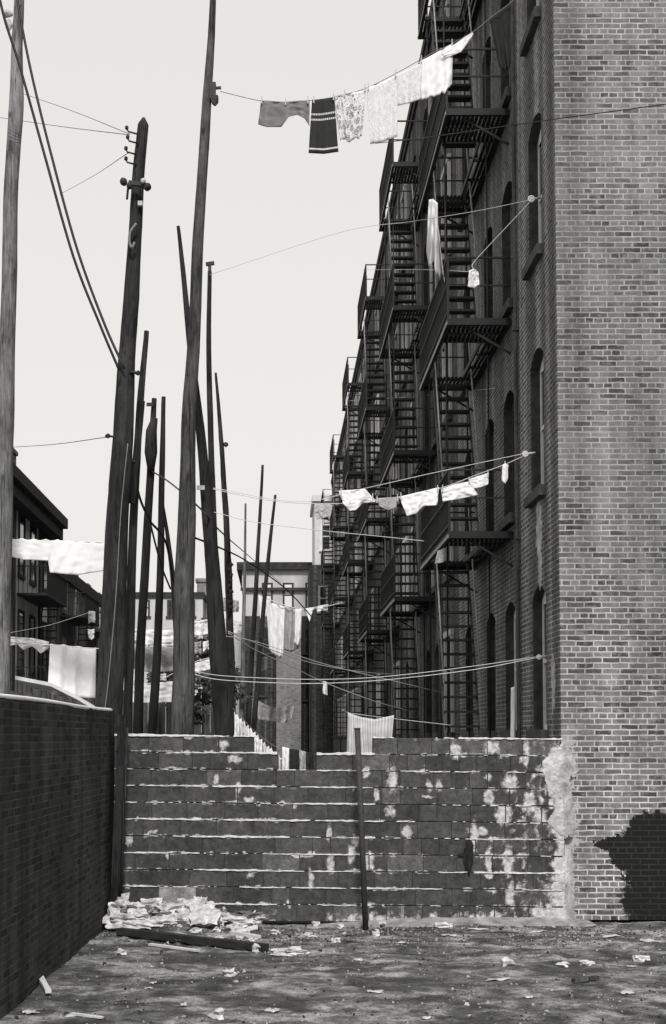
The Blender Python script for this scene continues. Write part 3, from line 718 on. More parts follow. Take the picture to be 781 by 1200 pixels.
b = MB(); x = -6.5
while x < -1.15: b.box(x, x+.19, 32+R.uniform(-.01,.01), 32.03, 0, at(0,812,32).z+R.uniform(-.12,.1)); x += .2
b.build('board_wall', 'board', yf); b = MB(); b.box(-6.5,-1.15,32.04,32.1,.5,.6); b.box(-6.5,-1.15,32.04,32.1,2.2,2.3); b.build('rail', 'board', yf)
# shrubs in the back yard
def shrub(px, py, Y, w, h, label, n=900, seed=1):
    rr = random.Random(seed); c = at(px, py, Y); st = MB()
    root = empty('shrub', (c.x, Y, 0), label, 'shrub', 'shrubs in the back yards')
    for k in range(5): a = rr.uniform(0, 6.3); st.tube([(c.x, Y, 0), (c.x+.3*math.cos(a), Y+.3*math.sin(a), c.z*.5), (c.x+w*.35*math.cos(a), Y+w*.35*math.sin(a), c.z+h*.2)], [.04,.03,.012], 6)
    st.build('stem', 'pole_dark', root); lf = MB()
    cl = [(Vector((rr.gauss(0,.33)*w, rr.gauss(0,.3)*w, rr.gauss(0,.33)*h)), rr.uniform(.16,.34)*w) for _ in range(16)]
    for k in range(n):
        o, q = rr.choice(cl); d = Vector((rr.gauss(0,1), rr.gauss(0,1), rr.gauss(0,1))).normalized()*q*rr.random()**.4
        p = c+o+d; s = rr.uniform(.05,.10); u = Vector((rr.gauss(0,1),rr.gauss(0,1),rr.gauss(0,.6))).normalized(); v = u.cross(Vector((rr.gauss(0,1),rr.gauss(0,1),rr.gauss(0,1)))).normalized()
        lf.add([p-u*s, p+v*s*.5, p+u*s, p-v*s*.5], [(0,1,2,3)])
    lf.build('foliage', 'leaf', root)
shrub(236, 806, 30, 1.0, .8, 'dark leafy shrub behind the tall pole right of centre', seed=3)
shrub(195, 796, 31, .9, .45, 'low dark shrub between the thin poles', seed=5)
shrub(262, 800, 36, .9, .8, 'dark shrub beside the leaning black pole', seed=8)
shrub(238, 757, 40, .6, .7, 'small dense shrub under the far white sheet', seed=11)
# ------------------------------------------------------------------ poles
def pole(name, pts, widths, Y, mat, label, group='wooden poles in the back yards', top='flat', seed=0, ground=True, n=14, wob=.07, cat='pole'):
    P = [at(px, py, Y) for px, py in pts]; px2m = Y/F; rad = [w*px2m/2 for w in widths]
    if ground:
        a, b = P[-2], P[-1]; k = (b.z+.1)/(a.z-b.z) if a.z > b.z else 0
        P.append(b+(b-a)*k); rad.append(rad[-1]*1.06)
    Q = spline(P, 10); nr = []
    for i in range(len(Q)):
        t = i/10; j = min(int(t), len(rad)-2); nr.append(lerp(rad[j], rad[j+1], t-j))
    for i in range(1, len(Q)-1): Q[i] = Q[i]+Vector((noise.noise(Vector((seed, Q[i].z*.7, 0)))*.03, noise.noise(Vector((0, Q[i].z*.7, seed)))*.03, 0))*min(1, nr[i]*8)
    m = MB()
    if top == 'point':
        d = (Q[0]-Q[1]).normalized(); Q = [Q[0]+d*nr[0]*1.3, Q[0]]+Q[1:]; nr = [nr[0]*.25]+nr
    m.tube(Q, nr, n, wob, seed); o = m.build(name, mat, origin=Q[-1])
    return tag(o, label, cat, group)
P1 = pole('utility_pole', [(23,-60),(23,5),(20,60),(18,130),(15,200),(9,400),(5,600),(0,820)], [12,12,14,18,17,19,20,21], 18.6, 'pole_pale', 'weathered pale pole at the left edge behind the yard wall', top='flat', seed=1)
P2 = pole('utility_pole', [(168,146),(162,215),(157,300),(150,400),(145,500),(139,600),(133,720),(128,835)], [13,15,17,20,24,27,30,33], 18.2, 'pole_dark', 'thick dark leaning pole with insulators near its pointed top', top='point', seed=2)
P2b = pole('wooden_pole', [(172,388),(166,460),(161,540),(156,620),(150,840)], [6,8,9,10,11], 18.75, 'pole_dark', 'thin dark pole leaning just behind the thick insulator pole', seed=3)
P3 = pole('wooden_pole', [(181,467),(177,540),(172,640),(165,760),(162,850)], [6,9,10,11,12], 22, 'pole_black', 'slim black pole with a splice bulge at its top', seed=4)
P4 = pole('wooden_pole', [(192,465),(190,560),(187,700),(180,840)], [5,7,9,11], 22.5, 'pole_black', 'slim straight black pole right of the spliced pole', seed=5)
P4b = pole('wooden_pole', [(190,585),(197,630),(203,680),(207,740),(214,850)], [3,5,6,7,7], 23.2, 'pole_black', 'short thin pole leaning left beside the tallest pole', seed=6)
P5 = pole('wooden_pole', [(250,-20),(247,60),(241,150),(233,270),(227,400),(221,530),(216,680),(215,850)], [7,9,12,13,15,18,24,27], 18.5, 'pole_mid', 'tallest brown pole rising past the top of the picture', seed=7)
P6 = pole('wooden_pole', [(209,265),(216,330),(223,400),(233,490),(241,570),(249,660),(257,760),(263,850)], [4,6,8,10,13,17,22,25], 19.6, 'pole_black', 'heavy black pole leaning left across behind the tallest pole', seed=8)
P7 = pole('wooden_pole', [(246,318),(245,400),(247,500),(250,600),(254,720),(258,850)], [5,6,7,8,9,9], 21.5, 'pole_dark', 'thin dark pole with small metal bracket on its top', seed=9)
P8 = pole('wooden_pole', [(253,437),(258,500),(264,580),(267,660),(270,740),(271,850)], [3,5,7,8,9,9], 24, 'pole_dark', 'thin gnarled pole right of the bracketed pole', seed=10, wob=.2)
P9 = pole('wooden_pole', [(288,590),(287,680),(285,760),(283,850)], [2.2,3.5,5,6], 30, 'pole_pale', 'thin pale pole, first of the three far poles before the end house', seed=11)
P10 = pole('wooden_pole', [(308,545),(303,640),(297,740),(291,850)], [3,4.5,6,6.5], 30.5, 'pole_dark', 'dark leaning pole, middle of the three far poles', seed=12)
P11 = pole('wooden_pole', [(323,580),(315,650),(306,750),(298,850)], [3,4.5,5.5,6], 31.5, 'pole_dark', 'most tilted of the three far poles before the end house', seed=13)
# fittings
def fit(parent, name, mat, fn):
    m = MB(); fn(m); return m.build(name, mat, parent)
for px, py in ((152,157),(153,168),(151,181),(151,193)):
    q = at(px+9, py, 18.12); fit(P2, 'insulator', 'wire', lambda m: (m.tube([q, q+Vector((-.11,-.05,.01)), q+Vector((-.13,-.05,.05))], .012, 6), m.lump(q+Vector((-.13,-.05,.06)), (.028,.028,.035), px, 1, .1)))
q = at(151,214,18.0); fit(P2, 'bracket', 'rust', lambda m: (m.bar(q, at(176,218,18.0), .05, .05), m.tube([q, q+Vector((-.02,0,-.22))], .015, 6)))
for px, py, s in ((145,213,.05),(152,218,.04),(173,219,.05),(168,212,.035)):
    q = at(px, py, 17.95); fit(P2, 'insulator', 'wire' if px != 168 else 'porcelain', lambda m: m.lump(q, (s,s,s*1.1), px, 2, .15))
q = at(164,236,18.0); fit(P2, 'tin_plate', 'porcelain', lambda m: m.box(q.x-.03, q.x+.03, 18.05, 18.12, q.z-.03, q.z+.03))
fit(P2, 'cable_loop', 'thin', lambda m: m.tube(spline([at(160,262,18.0), at(153,272,18.0), at(152,284,18.0), at(155,290,18.0), at(158,284,18.0)], 6), .018, 6))
fit(P2, 'ground_wire', 'thin', lambda m: m.tube(spline([at(150,520,17.95), at(142,600,17.93), at(136,700,17.9), at(127,800,17.9), at(122,838,17.9)], 6), .006, 6))
q = at(127,511,18.15); fit(P2, 'hook', 'wire', lambda m: (m.tube([at(137,512,18.1), q], .014, 6), m.lump(q, (.04,.03,.03), 2, 1, .5)))
q = at(162,437,18.1); fit(P2, 'hook', 'wire', lambda m: (m.tube([at(152,436,18.1), q], .02, 6), m.lump(q, (.035,.03,.035), 4, 1, .3)))
fit(P2, 'nailed_board', 'pole_black', lambda m: m.bar(at(166,470,18.45), at(155,590,18.45), .09, .05, (0,1,0)))
q = at(250.5,107,18.4); fit(P5, 'pulley_bracket', 'rust', lambda m: (m.box(q.x-.05, q.x+.03, 18.38, 18.46, q.z-.10, q.z+.12), m.bar(q+Vector((0,0,.04)), q+Vector((.10,0,.05)), .03, .03), m.lump(q+Vector((.02,-.02,-.12)), (.05,.04,.09), 1, 2, .3)))
q = at(246,312,21.5); fit(P7, 'bracket', 'rust', lambda m: (m.bar(q+Vector((-.06,0,.03)), q+Vector((.07,0,.05)), .05, .05), m.tube([q+Vector((0,0,-.3)), q+Vector((0,0,.03))], .025, 6)))
fit(P3, 'splice', 'pole_black', lambda m: m.tube([at(182,490,21.9), at(178,505,21.9), at(177,530,21.9), at(177,552,21.9)], [.05,.085,.09,.05], 10, .2, 3))
q = at(172,474,21.9); fit(P3, 'step_iron', 'rust', lambda m: m.bar(at(180,474,21.9), q, .04, .05))
fit(P8, 'rope_coil', 'pole_dark', lambda m: m.tube([at(270+1.6*math.sin(k*1.3), 660+k*2.1, 23.85) for k in range(28)], [.03+.02*math.sin(k*2.1) for k in range(28)], 6, .3))
fit(P1, 'wire_wrap', 'thin', lambda m: [m.tube([at(10,150+k*4,18.42), at(17,154+k*4,18.38), at(25,158+k*3,18.42)], .008, 5) for k in range(4)])
q = at(9,16,18.45); fit(P1, 'insulator', 'porcelain', lambda m: (m.lump(q, (.07,.05,.05), 3, 2, .3), m.lump(q+Vector((.02,0,-.16)), (.05,.04,.08), 5, 2, .3)))
q = at(236,572,19.45); fit(P6, 'tin_plate', 'porcelain', lambda m: m.box(q.x-.06, q.x+.05, 19.40, 19.42, q.z-.03, q.z+.03))
q = at(265,521,24); fit(P8, 'hook', 'rust', lambda m: m.lump(q, (.05,.04,.05), 3, 1, .4))
# ------------------------------------------------------------------ wires and lines
def line(name, pts, Y0, Y1, r, mat, label, group, cat, extra=None, n=8):
    N = len(pts)
    if isinstance(Y0, (list, tuple)): Ys = Y0
    else: Ys = [lerp(Y0, Y1, i/(N-1)) for i in range(N)]
    m = MB(); Q = spline([at(x, y, Yv) for (x, y), Yv in zip(pts, Ys)], n); m.tube(Q, r, 6)
    if extra: extra(m)
    return tag(m.build(name, mat), label, cat, group)
GW = 'wires strung from the poles'
line('power_cable', [(-6,-30),(5,20),(24,80),(52,180),(86,300),(118,382),(140,434)], 17.6, 17.95, .017, 'wire', 'thick black cable sagging from the left edge to the insulator pole, left one of two', GW, 'cable')
line('power_cable', [(16,-30),(24,20),(38,90),(60,180),(90,290),(122,378),(146,432)], 18.3, 18.0, .017, 'wire', 'thick black cable from the pale pole top to the insulator pole, right one of two', GW, 'cable')
GT = 'thin wires at the insulator pole'
line('thin_wire', [(28,110),(85,130),(152,157)], 30, 18.05, .006, 'thin', 'thin grey wire reaching the insulator pole top from upper left', GT, 'wire')
line('thin_wire', [(-5,137),(70,148),(152,158)], 30, 18.05, .006, 'thin', 'nearly level thin grey wire at the insulator pole top', GT, 'wire')
line('thin_wire', [(70,228),(110,206),(152,178)], 40, 18.05, .006, 'thin', 'thin grey wire rising to the insulator pole from lower left', GT, 'wire')
line('thin_wire', [(-5,525),(60,521),(127,512)], 30, 18.1, .006, 'thin', 'faint thin wire reaching the hook low on the insulator pole', GT, 'wire')
line('service_cable', [(157,540),(163,580),(176,610),(186,622),(196,640),(203,682)], [18.4,19,20,20.5,21,21.5], 0, .018, 'wire', 'tangled black cable hanging between the slim black poles', GW, 'cable')
line('service_cable', [(176,612),(183,640),(190,665),(200,690)], 20, 21.5, .014, 'wire', 'loose black cable end drooping under the tangled cable', GW, 'cable')
line('service_cable', [(178,552),(200,566),(235,596),(258,622),(290,650),(330,684)], [21.9,21,19.4,22,40,90], 0, .012, 'wire', 'thin dark cable crossing behind the leaning black pole to the end house', GW, 'cable')
line('service_cable', [(228,630),(258,642),(290,658),(335,690),(365,722)], [19,22,28,33,38], 0, .015, 'wire', 'black cable sagging from the tallest pole toward the alley', GW, 'cable')
GL = 'clotheslines across the alley'
def pulley(px, py, Y, s=.05):
    s *= .55
    c = at(px, py, Y)
    def fn(m):
        n = 14
        m.tube([c+Vector((s*math.cos(2*math.pi*k/n), 0, s*math.sin(2*math.pi*k/n))) for k in range(n+1)], s*.32, 6); m.lump(c, (s*.75,.015,s*.75), 1, 1, .0); m.tube([c, c+Vector((.13,0.02,.02))], .014, 6)
    return fn
def cline(pts, Y0, Y1, label, pl=None, r=.0048, mat='rope', second=None):
    o = line('clothesline', pts, Y0, Y1, r, mat, label, GL, 'clothesline')
    if second:
        m = MB(); N = len(second); m.tube(spline([at(x, y, lerp(Y0 if not isinstance(Y0,(list,tuple)) else Y0[0], Y1 if not isinstance(Y0,(list,tuple)) else Y0[-1], i/(N-1))) for i, (x, y) in enumerate(second)], 8), r*.9, 6); m.build('return_rope', mat, o)
    if pl: m = MB(); pulley(*pl)(m); m.build('pulley', 'white', o)
    return o
L1P = [(258,107),(305,118),(340,119.5),(362,118),(395,113),(430,103),(468,84),(500,66),(530,51),(555,37),(575,21),(600,2),(634,-28)]
cline(L1P, 18.5, 18.5, 'topmost clothesline with dark shorts and banded dress', r=.005, mat='thin')
cline([(617,533),(590,545),(560,556),(517,572),(468,583),(398,590),(330,588),(272,578),(250,573)], 18.75, 19.0, 'middle clothesline with four white garments', (616,532,18.7,.06), second=[(617,531),(560,543),(500,556),(420,574),(350,588),(250,572)])
cline([(623,234),(560,247),(480,260),(400,272),(246,322)], 18.7, 21.4, 'faint upper clothesline from the round white pulley', (623,233,18.7,.07), r=.004)
cline([(623,235),(590,270),(555,308),(552,318),(500,316),(425,316)], [18.7,18.8,18.9,19,24,42], 0, 'slack line dropping from the round white pulley to the small white bag', r=.004)
cline([(633,770),(560,784),(480,794),(420,799),(350,801),(262,797),(226,790)], 18.75, 18.7, 'low double clothesline from the bottom window pulley', (632,770,18.7,.05), second=[(633,769),(560,780),(480,790),(420,795),(350,796),(262,792),(226,786)])
cline([(268,742),(300,762),(340,780),(381,800),(440,822),(480,833)], 23, 30, 'clothesline sloping down right from the gnarled pole', r=.008)
cline([(268,740),(320,762),(370,778),(430,788),(500,792)], 23, 34, 'upper of two lines fanning from the gnarled pole', r=.008)
cline([(252,744),(300,752),(380,778),(470,800),(520,812)], 19.5, 26, 'thin line from the leaning black pole to the fire escape', r=.005)
cline([(250,600),(300,612),(380,622),(440,628),(497,634)], 21.4, 21, 'thin line level with the lowest near balcony', r=.005)
cline([(881,106),(781,122),(655,139),(500,161),(440,168)], [14,15.4,17.0,19.5,21], 0, 'dark line crossing the gable brickwork near the top', r=.006, mat='wire')
cline([(303,697),(330,708),(356,714),(385,710),(402,706)], 40, 39.7, 'far clothesline with white wash before the end house', r=.012)
cline([(12,752),(60,756),(113,760),(130,758)], 20.5, 19, 'line behind the left yard wall carrying the plain big sheet', r=.007)
cline([(0,633),(60,634),(122,636),(135,640)], 19.4, 18.6, 'line behind the pale pole carrying the long scalloped sheet', r=.007)
cline([(10,742),(60,732),(110,716)], 22, 26, 'faint thin line rising behind the left sheets', r=.004)
cline([(405,470),(480,465),(580,455)], 52, 22, 'short faint line between two high balconies', r=.005)
cline([(145,737),(180,738),(228,730),(262,722)], 27, 27, 'line with the upper white sheets between the poles', r=.008)
cline([(145,800),(180,800),(228,776),(262,768)], 26, 26, 'line with the lower white sheets between the poles', r=.008)
cline([(273,830),(300,858),(325,876),(345,882),(372,884)], 17.6, 17.6, 'low line of small rags at the gap in the block wall', r=.003, mat='thin')
cline([(402,832),(412,836),(460,842),(530,850)], 17.75, 20.4, 'line holding the striped sheet behind the block wall', r=.005)
# ------------------------------------------------------------------ laundry
def poly_at(pts, u):
    n = len(pts)-1; t = u*n; i = min(int(t), n-1); t -= i
    return lerp(pts[i][0], pts[i+1][0], t), lerp(pts[i][1], pts[i+1][1], t)
def cloth(name, top, bot, Y, mat, label, cat='laundry', group=None, fold=.03, nf=4, seed=0, nu=26, nv=18, scal=0, ragged=0):
    Y0, Y1 = (Y, Y) if not isinstance(Y, tuple) else Y
    m = MB(); vs = []; uv = []
    for j in range(nv+1):
        for i in range(nu+1):
            u = i/nu; v = j/nv; a = poly_at(top, u); b = poly_at(bot, u)
            sc = scal*abs(math.sin(math.pi*u*max(1, nf)))*(1-v*.3)
            bx, by = b[0], b[1]+ragged*noise.noise(Vector((u*9, seed, 3)))
            px = lerp(a[0], bx, v)+1.2*v*noise.noise(Vector((v*2, u*3, seed))); py = lerp(a[1]+sc, by, v)
            dY = fold*(.35+.65*v)*(math.sin(u*nf*6.28+seed+v*1.2)+.6*noise.noise(Vector((u*4, v*2.5, seed))))+fold*.5*noise.noise(Vector((u*9, v*6, seed+4)))
            vs.append(at(px, py, lerp(Y0, Y1, u)+dY)); uv.append((u, 1-v))
    m.add(vs, [(j*(nu+1)+i, j*(nu+1)+i+1, (j+1)*(nu+1)+i+1, (j+1)*(nu+1)+i) for j in range(nv) for i in range(nu)], True, uv)
    o = m.build(name, mat); so = o.modifiers.new('thickness', 'SOLIDIFY'); so.thickness = .004
    return tag(o, label, cat, group)
G1 = 'washing on the topmost line'; Y = 18.5
cloth('shorts', [(306,118),(316,118),(334,119.5),(348,118),(363,117.5)], [(303,146),(313,149),(330,149),(338,137),(349,134.5),(358,139),(363,148)], Y, 'cg', 'crumpled grey shorts at the left end of the topmost line', 'shorts', G1, .03, 3, 1, nu=40)
cloth('dress', [(366,117),(374,117),(380,116),(392,114)], [(362,179.5),(380,180.5),(397,178)], Y, 'cst', 'black dress with white bands beside the grey shorts', 'dress', G1, .02, 2, 2)
cloth('flowered_cloth', [(391,112),(404,110),(429,106)], [(399,165),(404,162),(409,168),(414,163),(420,162),(424,160)], Y, 'cfl', 'flower printed cloth with ragged hem beside the black dress', 'cloth', G1, .03, 3, 3, ragged=2)
cloth('towel', [(430,103),(448,96),(466,87)], [(434,169),(450,166),(466,160)], Y, 'csoft', 'pale crinkled towel next to the flowered cloth', 'towel', G1, .02, 2, 4)
cloth('towel', [(464,88),(478,82),(494,74)], [(466,124),(480,121),(494,116)], Y, 'csoft', 'pale short towel right of the crinkled towel', 'towel', G1, .02, 2, 5)
cloth('shirt', [(492,72),(506,65),(520,57),(531,51)], [(494,117),(503,114),(515,111),(522,108),(530,99)], Y, 'cw', 'white ragged shirt on the topmost line beside the iron balcony', 'shirt', G1, .03, 2, 6, ragged=3)
cloth('pillowcase', [(517,63),(536,50),(554,37.5)], [(522,68),(541,61),(555,40)], 18.46, 'cw', 'white twisted pillowcase stretched up to the right', 'pillowcase', G1, .02, 1, 7)
cloth('slip', [(574,23),(584,14),(599,3)], [(586,79),(592,84),(597,80),(599,74)], Y+.05, 'cd', 'long black slip hanging at the window end of the topmost line', 'slip', G1, .03, 2, 8)
G2 = 'washing on the middle line'; Y = 18.8
cloth('undershirt', [(397,575),(412,574),(428,573),(440,586)], [(402,590),(410,599),(417,598),(425,590),(440,588)], Y+.1, 'cw', 'white undershirt at the left end of the middle line', 'undershirt', G2, .03, 2, 9)
cloth('small_cloth', [(441,584),(455,583),(468,582)], [(446,594),(456,598),(465,594)], Y+.05, 'cgr', 'small dingy cloth between the undershirt and the towel', 'cloth', G2, .02, 1, 10)
cloth('hand_towel', [(468,582),(490,577),(515,571)], [(477,605),(488,602),(497,593),(512,592)], Y, 'cw', 'white towel with a drooping corner mid middle line', 'towel', G2, .03, 2, 11)
cloth('hand_towel', [(517,573),(535,567),(552,564)], [(519,588),(538,585),(560,580)], Y, 'cw', 'white towel nearest the right on the middle line', 'towel', G2, .03, 2, 12)
cloth('dishcloth', [(549,562),(560,558),(573,554)], [(554,573),(563,571),(572,568)], Y-.03, 'cw', 'small white dishcloth overlapping the right towel', 'dishcloth', G2, .02, 1, 13)
cloth('sock', [(589,545),(592,543),(596,545)], [(588.5,563),(592,567),(595,562)], Y-.03, 'cw', 'single white sock near the middle pulley', 'sock', G2, .02, 1, 14, nu=10)
cloth('cloth_bag', [(550,317),(556,315),(561,319)], [(548.5,336),(555,338),(562,334)], 19.0, 'cw', 'small white bag tied below the round pulley line', 'bag', None, .05, 1, 15, nu=12)
cloth('tattered_cloth', [(503,234),(508,233),(513,238),(511,246)], [(500,296),(502,312),(509,308),(512,326),(518,318),(521,331)], 20.35, 'cw', 'long tattered white cloth hung on the near fire escape', 'cloth', None, .10, 2, 16, ragged=12, nu=40)
cloth('rag', [(513,646),(519,643)], [(510,661),(520,659)], 21.6, 'cw', 'white rag on the lowest near balcony', 'rag', None, .04, 1, 17, nu=10)
cloth('long_towel', [(599,806),(604,804)], [(598.5,866),(605,868)], 20.4, 'cw', 'narrow white towel hanging low by the second window', 'towel', None, .02, 1, 18, nu=10)
cloth('striped_shirt', [(368,593),(378,590),(392,592)], [(371,609),(384,606),(395,621)], 70, 'cvs', 'striped shirt hung high at the far end of the row', 'shirt', None, .1, 2, 19)
cloth('rag', [(378.5,798),(383.5,799)], [(379,813),(384,815)], 30, 'cw', 'small white rag alone on the sloping line', 'rag', None, .03, 1, 20, nu=8)
cloth('striped_sheet', [(408,835),(422,840),(440,843),(462,838)], [(406,905),(425,905),(440,905),(456,905)], 17.75, 'cvs', 'white finely striped sheet hanging behind the steel post', 'sheet', None, .04, 4, 21)
G3 = 'washing in the far alley'
cloth('blouse', [(303,698),(309,700),(314,704)], [(305,725),(309,728),(312,722)], 40, 'cw', 'small white blouse at the left of the far line', 'blouse', G3, .06, 1, 22, nu=12)
cloth('sheet', [(312,703),(322,708),(334,711)], [(316,762),(320,766),(329,771),(332,768)], 40, 'cw', 'long white sheet on the far line before the chimney pier', 'sheet', G3, .08, 2, 23, ragged=4)
cloth('printed_sheet', [(334,711),(342,713),(350,714)], [(333,762),(342,764),(350,760)], 40, 'cgr', 'patterned grey sheet on the far line', 'sheet', G3, .06, 2, 24)
cloth('nightshirt', [(346,714),(351,714),(354,713)], [(345,752),(349,757),(353,748)], 39.8, 'cw', 'narrow white nightshirt on the far line', 'nightshirt', G3, .06, 1, 25, nu=12)
cloth('underpants', [(357,713),(364,712),(371,711)], [(359,717),(363,729),(366,718)], 39.8, 'cw', 'white underpants on the far line right of the nightshirt', 'underpants', G3, .05, 1, 26, nu=14)
cloth('undershirt', [(371,711),(378,709),(385,708)], [(372,717),(378,716),(384,715)], 39.8, 'cw', 'short white strip at the right end of the far line', 'undershirt', G3, .05, 1, 27, nu=14)
cloth('blanket', [(301,820),(312,826),(325,830)], [(303,843),(313,845),(325,846)], 42, 'cgr', 'dull grey blanket hanging low in the far alley', 'blanket', G3, .08, 2, 28)
cloth('sheet', [(324,828),(335,827),(345,828)], [(325,846),(334,848),(342,842)], 42, 'cw2', 'pale small sheet beside the dull grey blanket', 'sheet', G3, .08, 2, 29)
G4 = 'washing on the left'
cloth('scalloped_sheet', [(12,630),(40,631),(68,632),(96,634),(123,636)], [(12,652),(28,656),(57,657),(59,671),(90,674),(122,669)], (19.3,18.8), 'cw', 'long white scalloped sheet between the pale pole and the insulator pole', 'sheet', G4, .018, 8, 30, nu=90, scal=1.8)
cloth('sheet', [(59,754),(75,755),(92,757),(113,759)], [(56,813),(75,816),(92,817),(112,818)], 20.3, 'cw', 'plain big white sheet behind the left yard wall', 'sheet', G4, .035, 3, 31, scal=1.2, nu=40)
cloth('ruffled_cloth', [(9,746),(25,747),(40,748),(58,752)], [(10,757),(20,755),(28,762),(38,757),(48,766),(57,760)], 20.5, 'csoft', 'ruffled white cloth left of the plain big sheet', 'cloth', G4, .05, 4, 32, nu=50)
cloth('sheet', [(147,736),(175,738),(206,739)], [(147,754),(175,756),(206,757)], 27, 'cw', 'white upper sheet between the slim black poles', 'sheet', G4, .06, 3, 33)
cloth('blanket', [(148,756),(175,757),(205,758)], [(148,782),(176,788),(205,787)], 27.4, 'cgr', 'greyish blanket under the upper white sheet', 'blanket', G4, .06, 3, 34)
cloth('sheet', [(146,800),(175,801),(206,798)], [(147,824),(176,824),(206,823)], 26, 'cw', 'low white sheet just above the block wall at left', 'sheet', G4, .06, 3, 35)
cloth('sheet', [(222,731),(236,727),(250,724)], [(223,746),(236,745),(250,742)], 27, 'cw', 'white sheet right of the tallest pole', 'sheet', G4, .06, 2, 36)
cloth('pillowcase', [(222,779),(236,775),(251,770)], [(223,789),(236,787),(251,783)], 26, 'cw', 'narrow white cloth right of the tallest pole, above the shrub', 'pillowcase', G4, .04, 2, 37)
cloth('sheet', [(259,722),(268,725),(285,728)], [(259,745),(268,744),(284,742)], 45, 'cw2', 'pale sheet behind the gnarled pole', 'sheet', G4, .06, 2, 38)
cloth('vest', [(104,716),(108,716),(112,717)], [(104,731),(108,729),(112,730)], 23, 'cgr', 'small dim vest beside the insulator pole above the big sheet', 'vest', G4, .05, 1, 61, nu=10)
cloth('rag', [(103,737),(107,738),(111,737)], [(104,748),(108,750),(111,747)], 23, 'cw2', 'small pale rag just above the right corner of the big sheet', 'rag', G4, .05, 1, 62, nu=10)
cloth('sheet', [(262,700),(271,702),(280,704)], [(262,716),(271,718),(280,717)], 52, 'cgr', 'grey far sheet behind the gnarled pole, above the pale one', 'sheet', G4, .08, 2, 63)
for i, (pts, h_, Yv, mt, lb) in enumerate((([(208,744),(213,746),(218,745)], 16, 28, 'cw', 'small white shirt half hidden behind the tallest pole'), ([(226,752),(231,753),(236,751)], 15, 28, 'cgr', 'small grey shirt right of the tallest pole, below the white sheet'),
        ([(238,752),(243,751),(248,750)], 12, 28, 'cw', 'small white shirt between the grey shirt and the leaning black pole'), ([(150,788),(156,789),(160,789)], 10, 26, 'cw', 'small white rag left of the spliced pole'), ([(186,790),(190,790),(195,789)], 9, 26, 'cw2', 'pale rag right of the slim straight pole'))):
    cloth('shirt' if i < 3 else 'rag', pts, [(x, y+h_*(1 if q != 1 else .8)) for q, (x, y) in enumerate(pts)], Yv, mt, lb, 'shirt' if i < 3 else 'rag', G4, .06, 1, 70+i, nu=12, ragged=2)
PR = 'clothespins on the lines'
pins = [(x, y, 18.78, 'middle') for x, y in ((400,576),(437,582),(442,585),(466,583),(470,581),(513,572.5),(519,572),(550,563),(572,555),(592,544))]+[(x, y, 18.48, 'topmost') for x, y in ((307,117),(335,119),(361,117),(368,116.5),(391,113),(404,109.5),(428,103),(432,102),(464,86),(494,69),(530,50))]
pm_ = {}
for x, y, Yv, w_ in pins:
    c = at(x, y, Yv)
    if not pm_:
        m = MB(); m.bar(c+Vector((-.004,-.008,-.05)), c+Vector((.0,-.008,.045)), .012, .012, (0,1,0)); m.bar(c+Vector((.004,.008,-.05)), c+Vector((0,.008,.045)), .012, .012, (0,1,0)); m.bar(c+Vector((0,-.01,.01)), c+Vector((0,.01,.01)), .01, .01)
        pm_[0] = o = m.build('clothespin', 'palewood', origin=c)
    else:
        o = pm_[0].copy(); C.objects.link(o); o.location = c
    tag(o, 'wooden clothespin gripping washing on the %s line' % w_, 'clothespin', PR)
G5 = 'rags on the low line by the wall gap'
LX = [275,283,291,299,307,315,323]
LT = lambda x: 832+(x-273)*1.02-max(0, x-310)*.25
for i, x in enumerate(LX):
    y = LT(x); k = (0,3,-2,4,0,3,-1)[i]
    cloth('rag', [(x,y),(x+1.5,y+5),(x+3.5,y+2.5),(x+5.5,y+9),(x+8.5,y+7.5)], [(x+.5-k*.3,y+30+k),(x+3,y+33-k),(x+5,y+29),(x+8.5-k*.2,y+35+k)], 17.6-.03*(i % 2), ('cw','cw2','cw','cw','cw2','cw','cw2')[i], ('first white rag on the low line, highest', 'second white rag from the high end of the low line', 'third white rag from the high end of the low line', 'fourth white rag, at the broken edge of the wall', 'fifth white rag, inside the wall gap', 'sixth white rag, inside the wall gap', 'last white rag beside the dark rags')[i], 'rag', G5, .05, 2, 40+i, nu=16, ragged=6)
for i, (x, w, mt, lb) in enumerate(((331,8,'cw','white rag in the missing block of the wall'),(338,13,'cd','black rag in the missing block of the wall'),(351,8,'cgr','grey rag right of the black rag'),(359,9,'cd','dark rag at the right end of the low line'))):
    cloth('rag', [(x,875+i*2),(x+w,877+i*2)], [(x,904),(x+w,903)], 17.5, mt, lb, 'rag', G5, .03, 1, 50+i, nu=12, ragged=3)
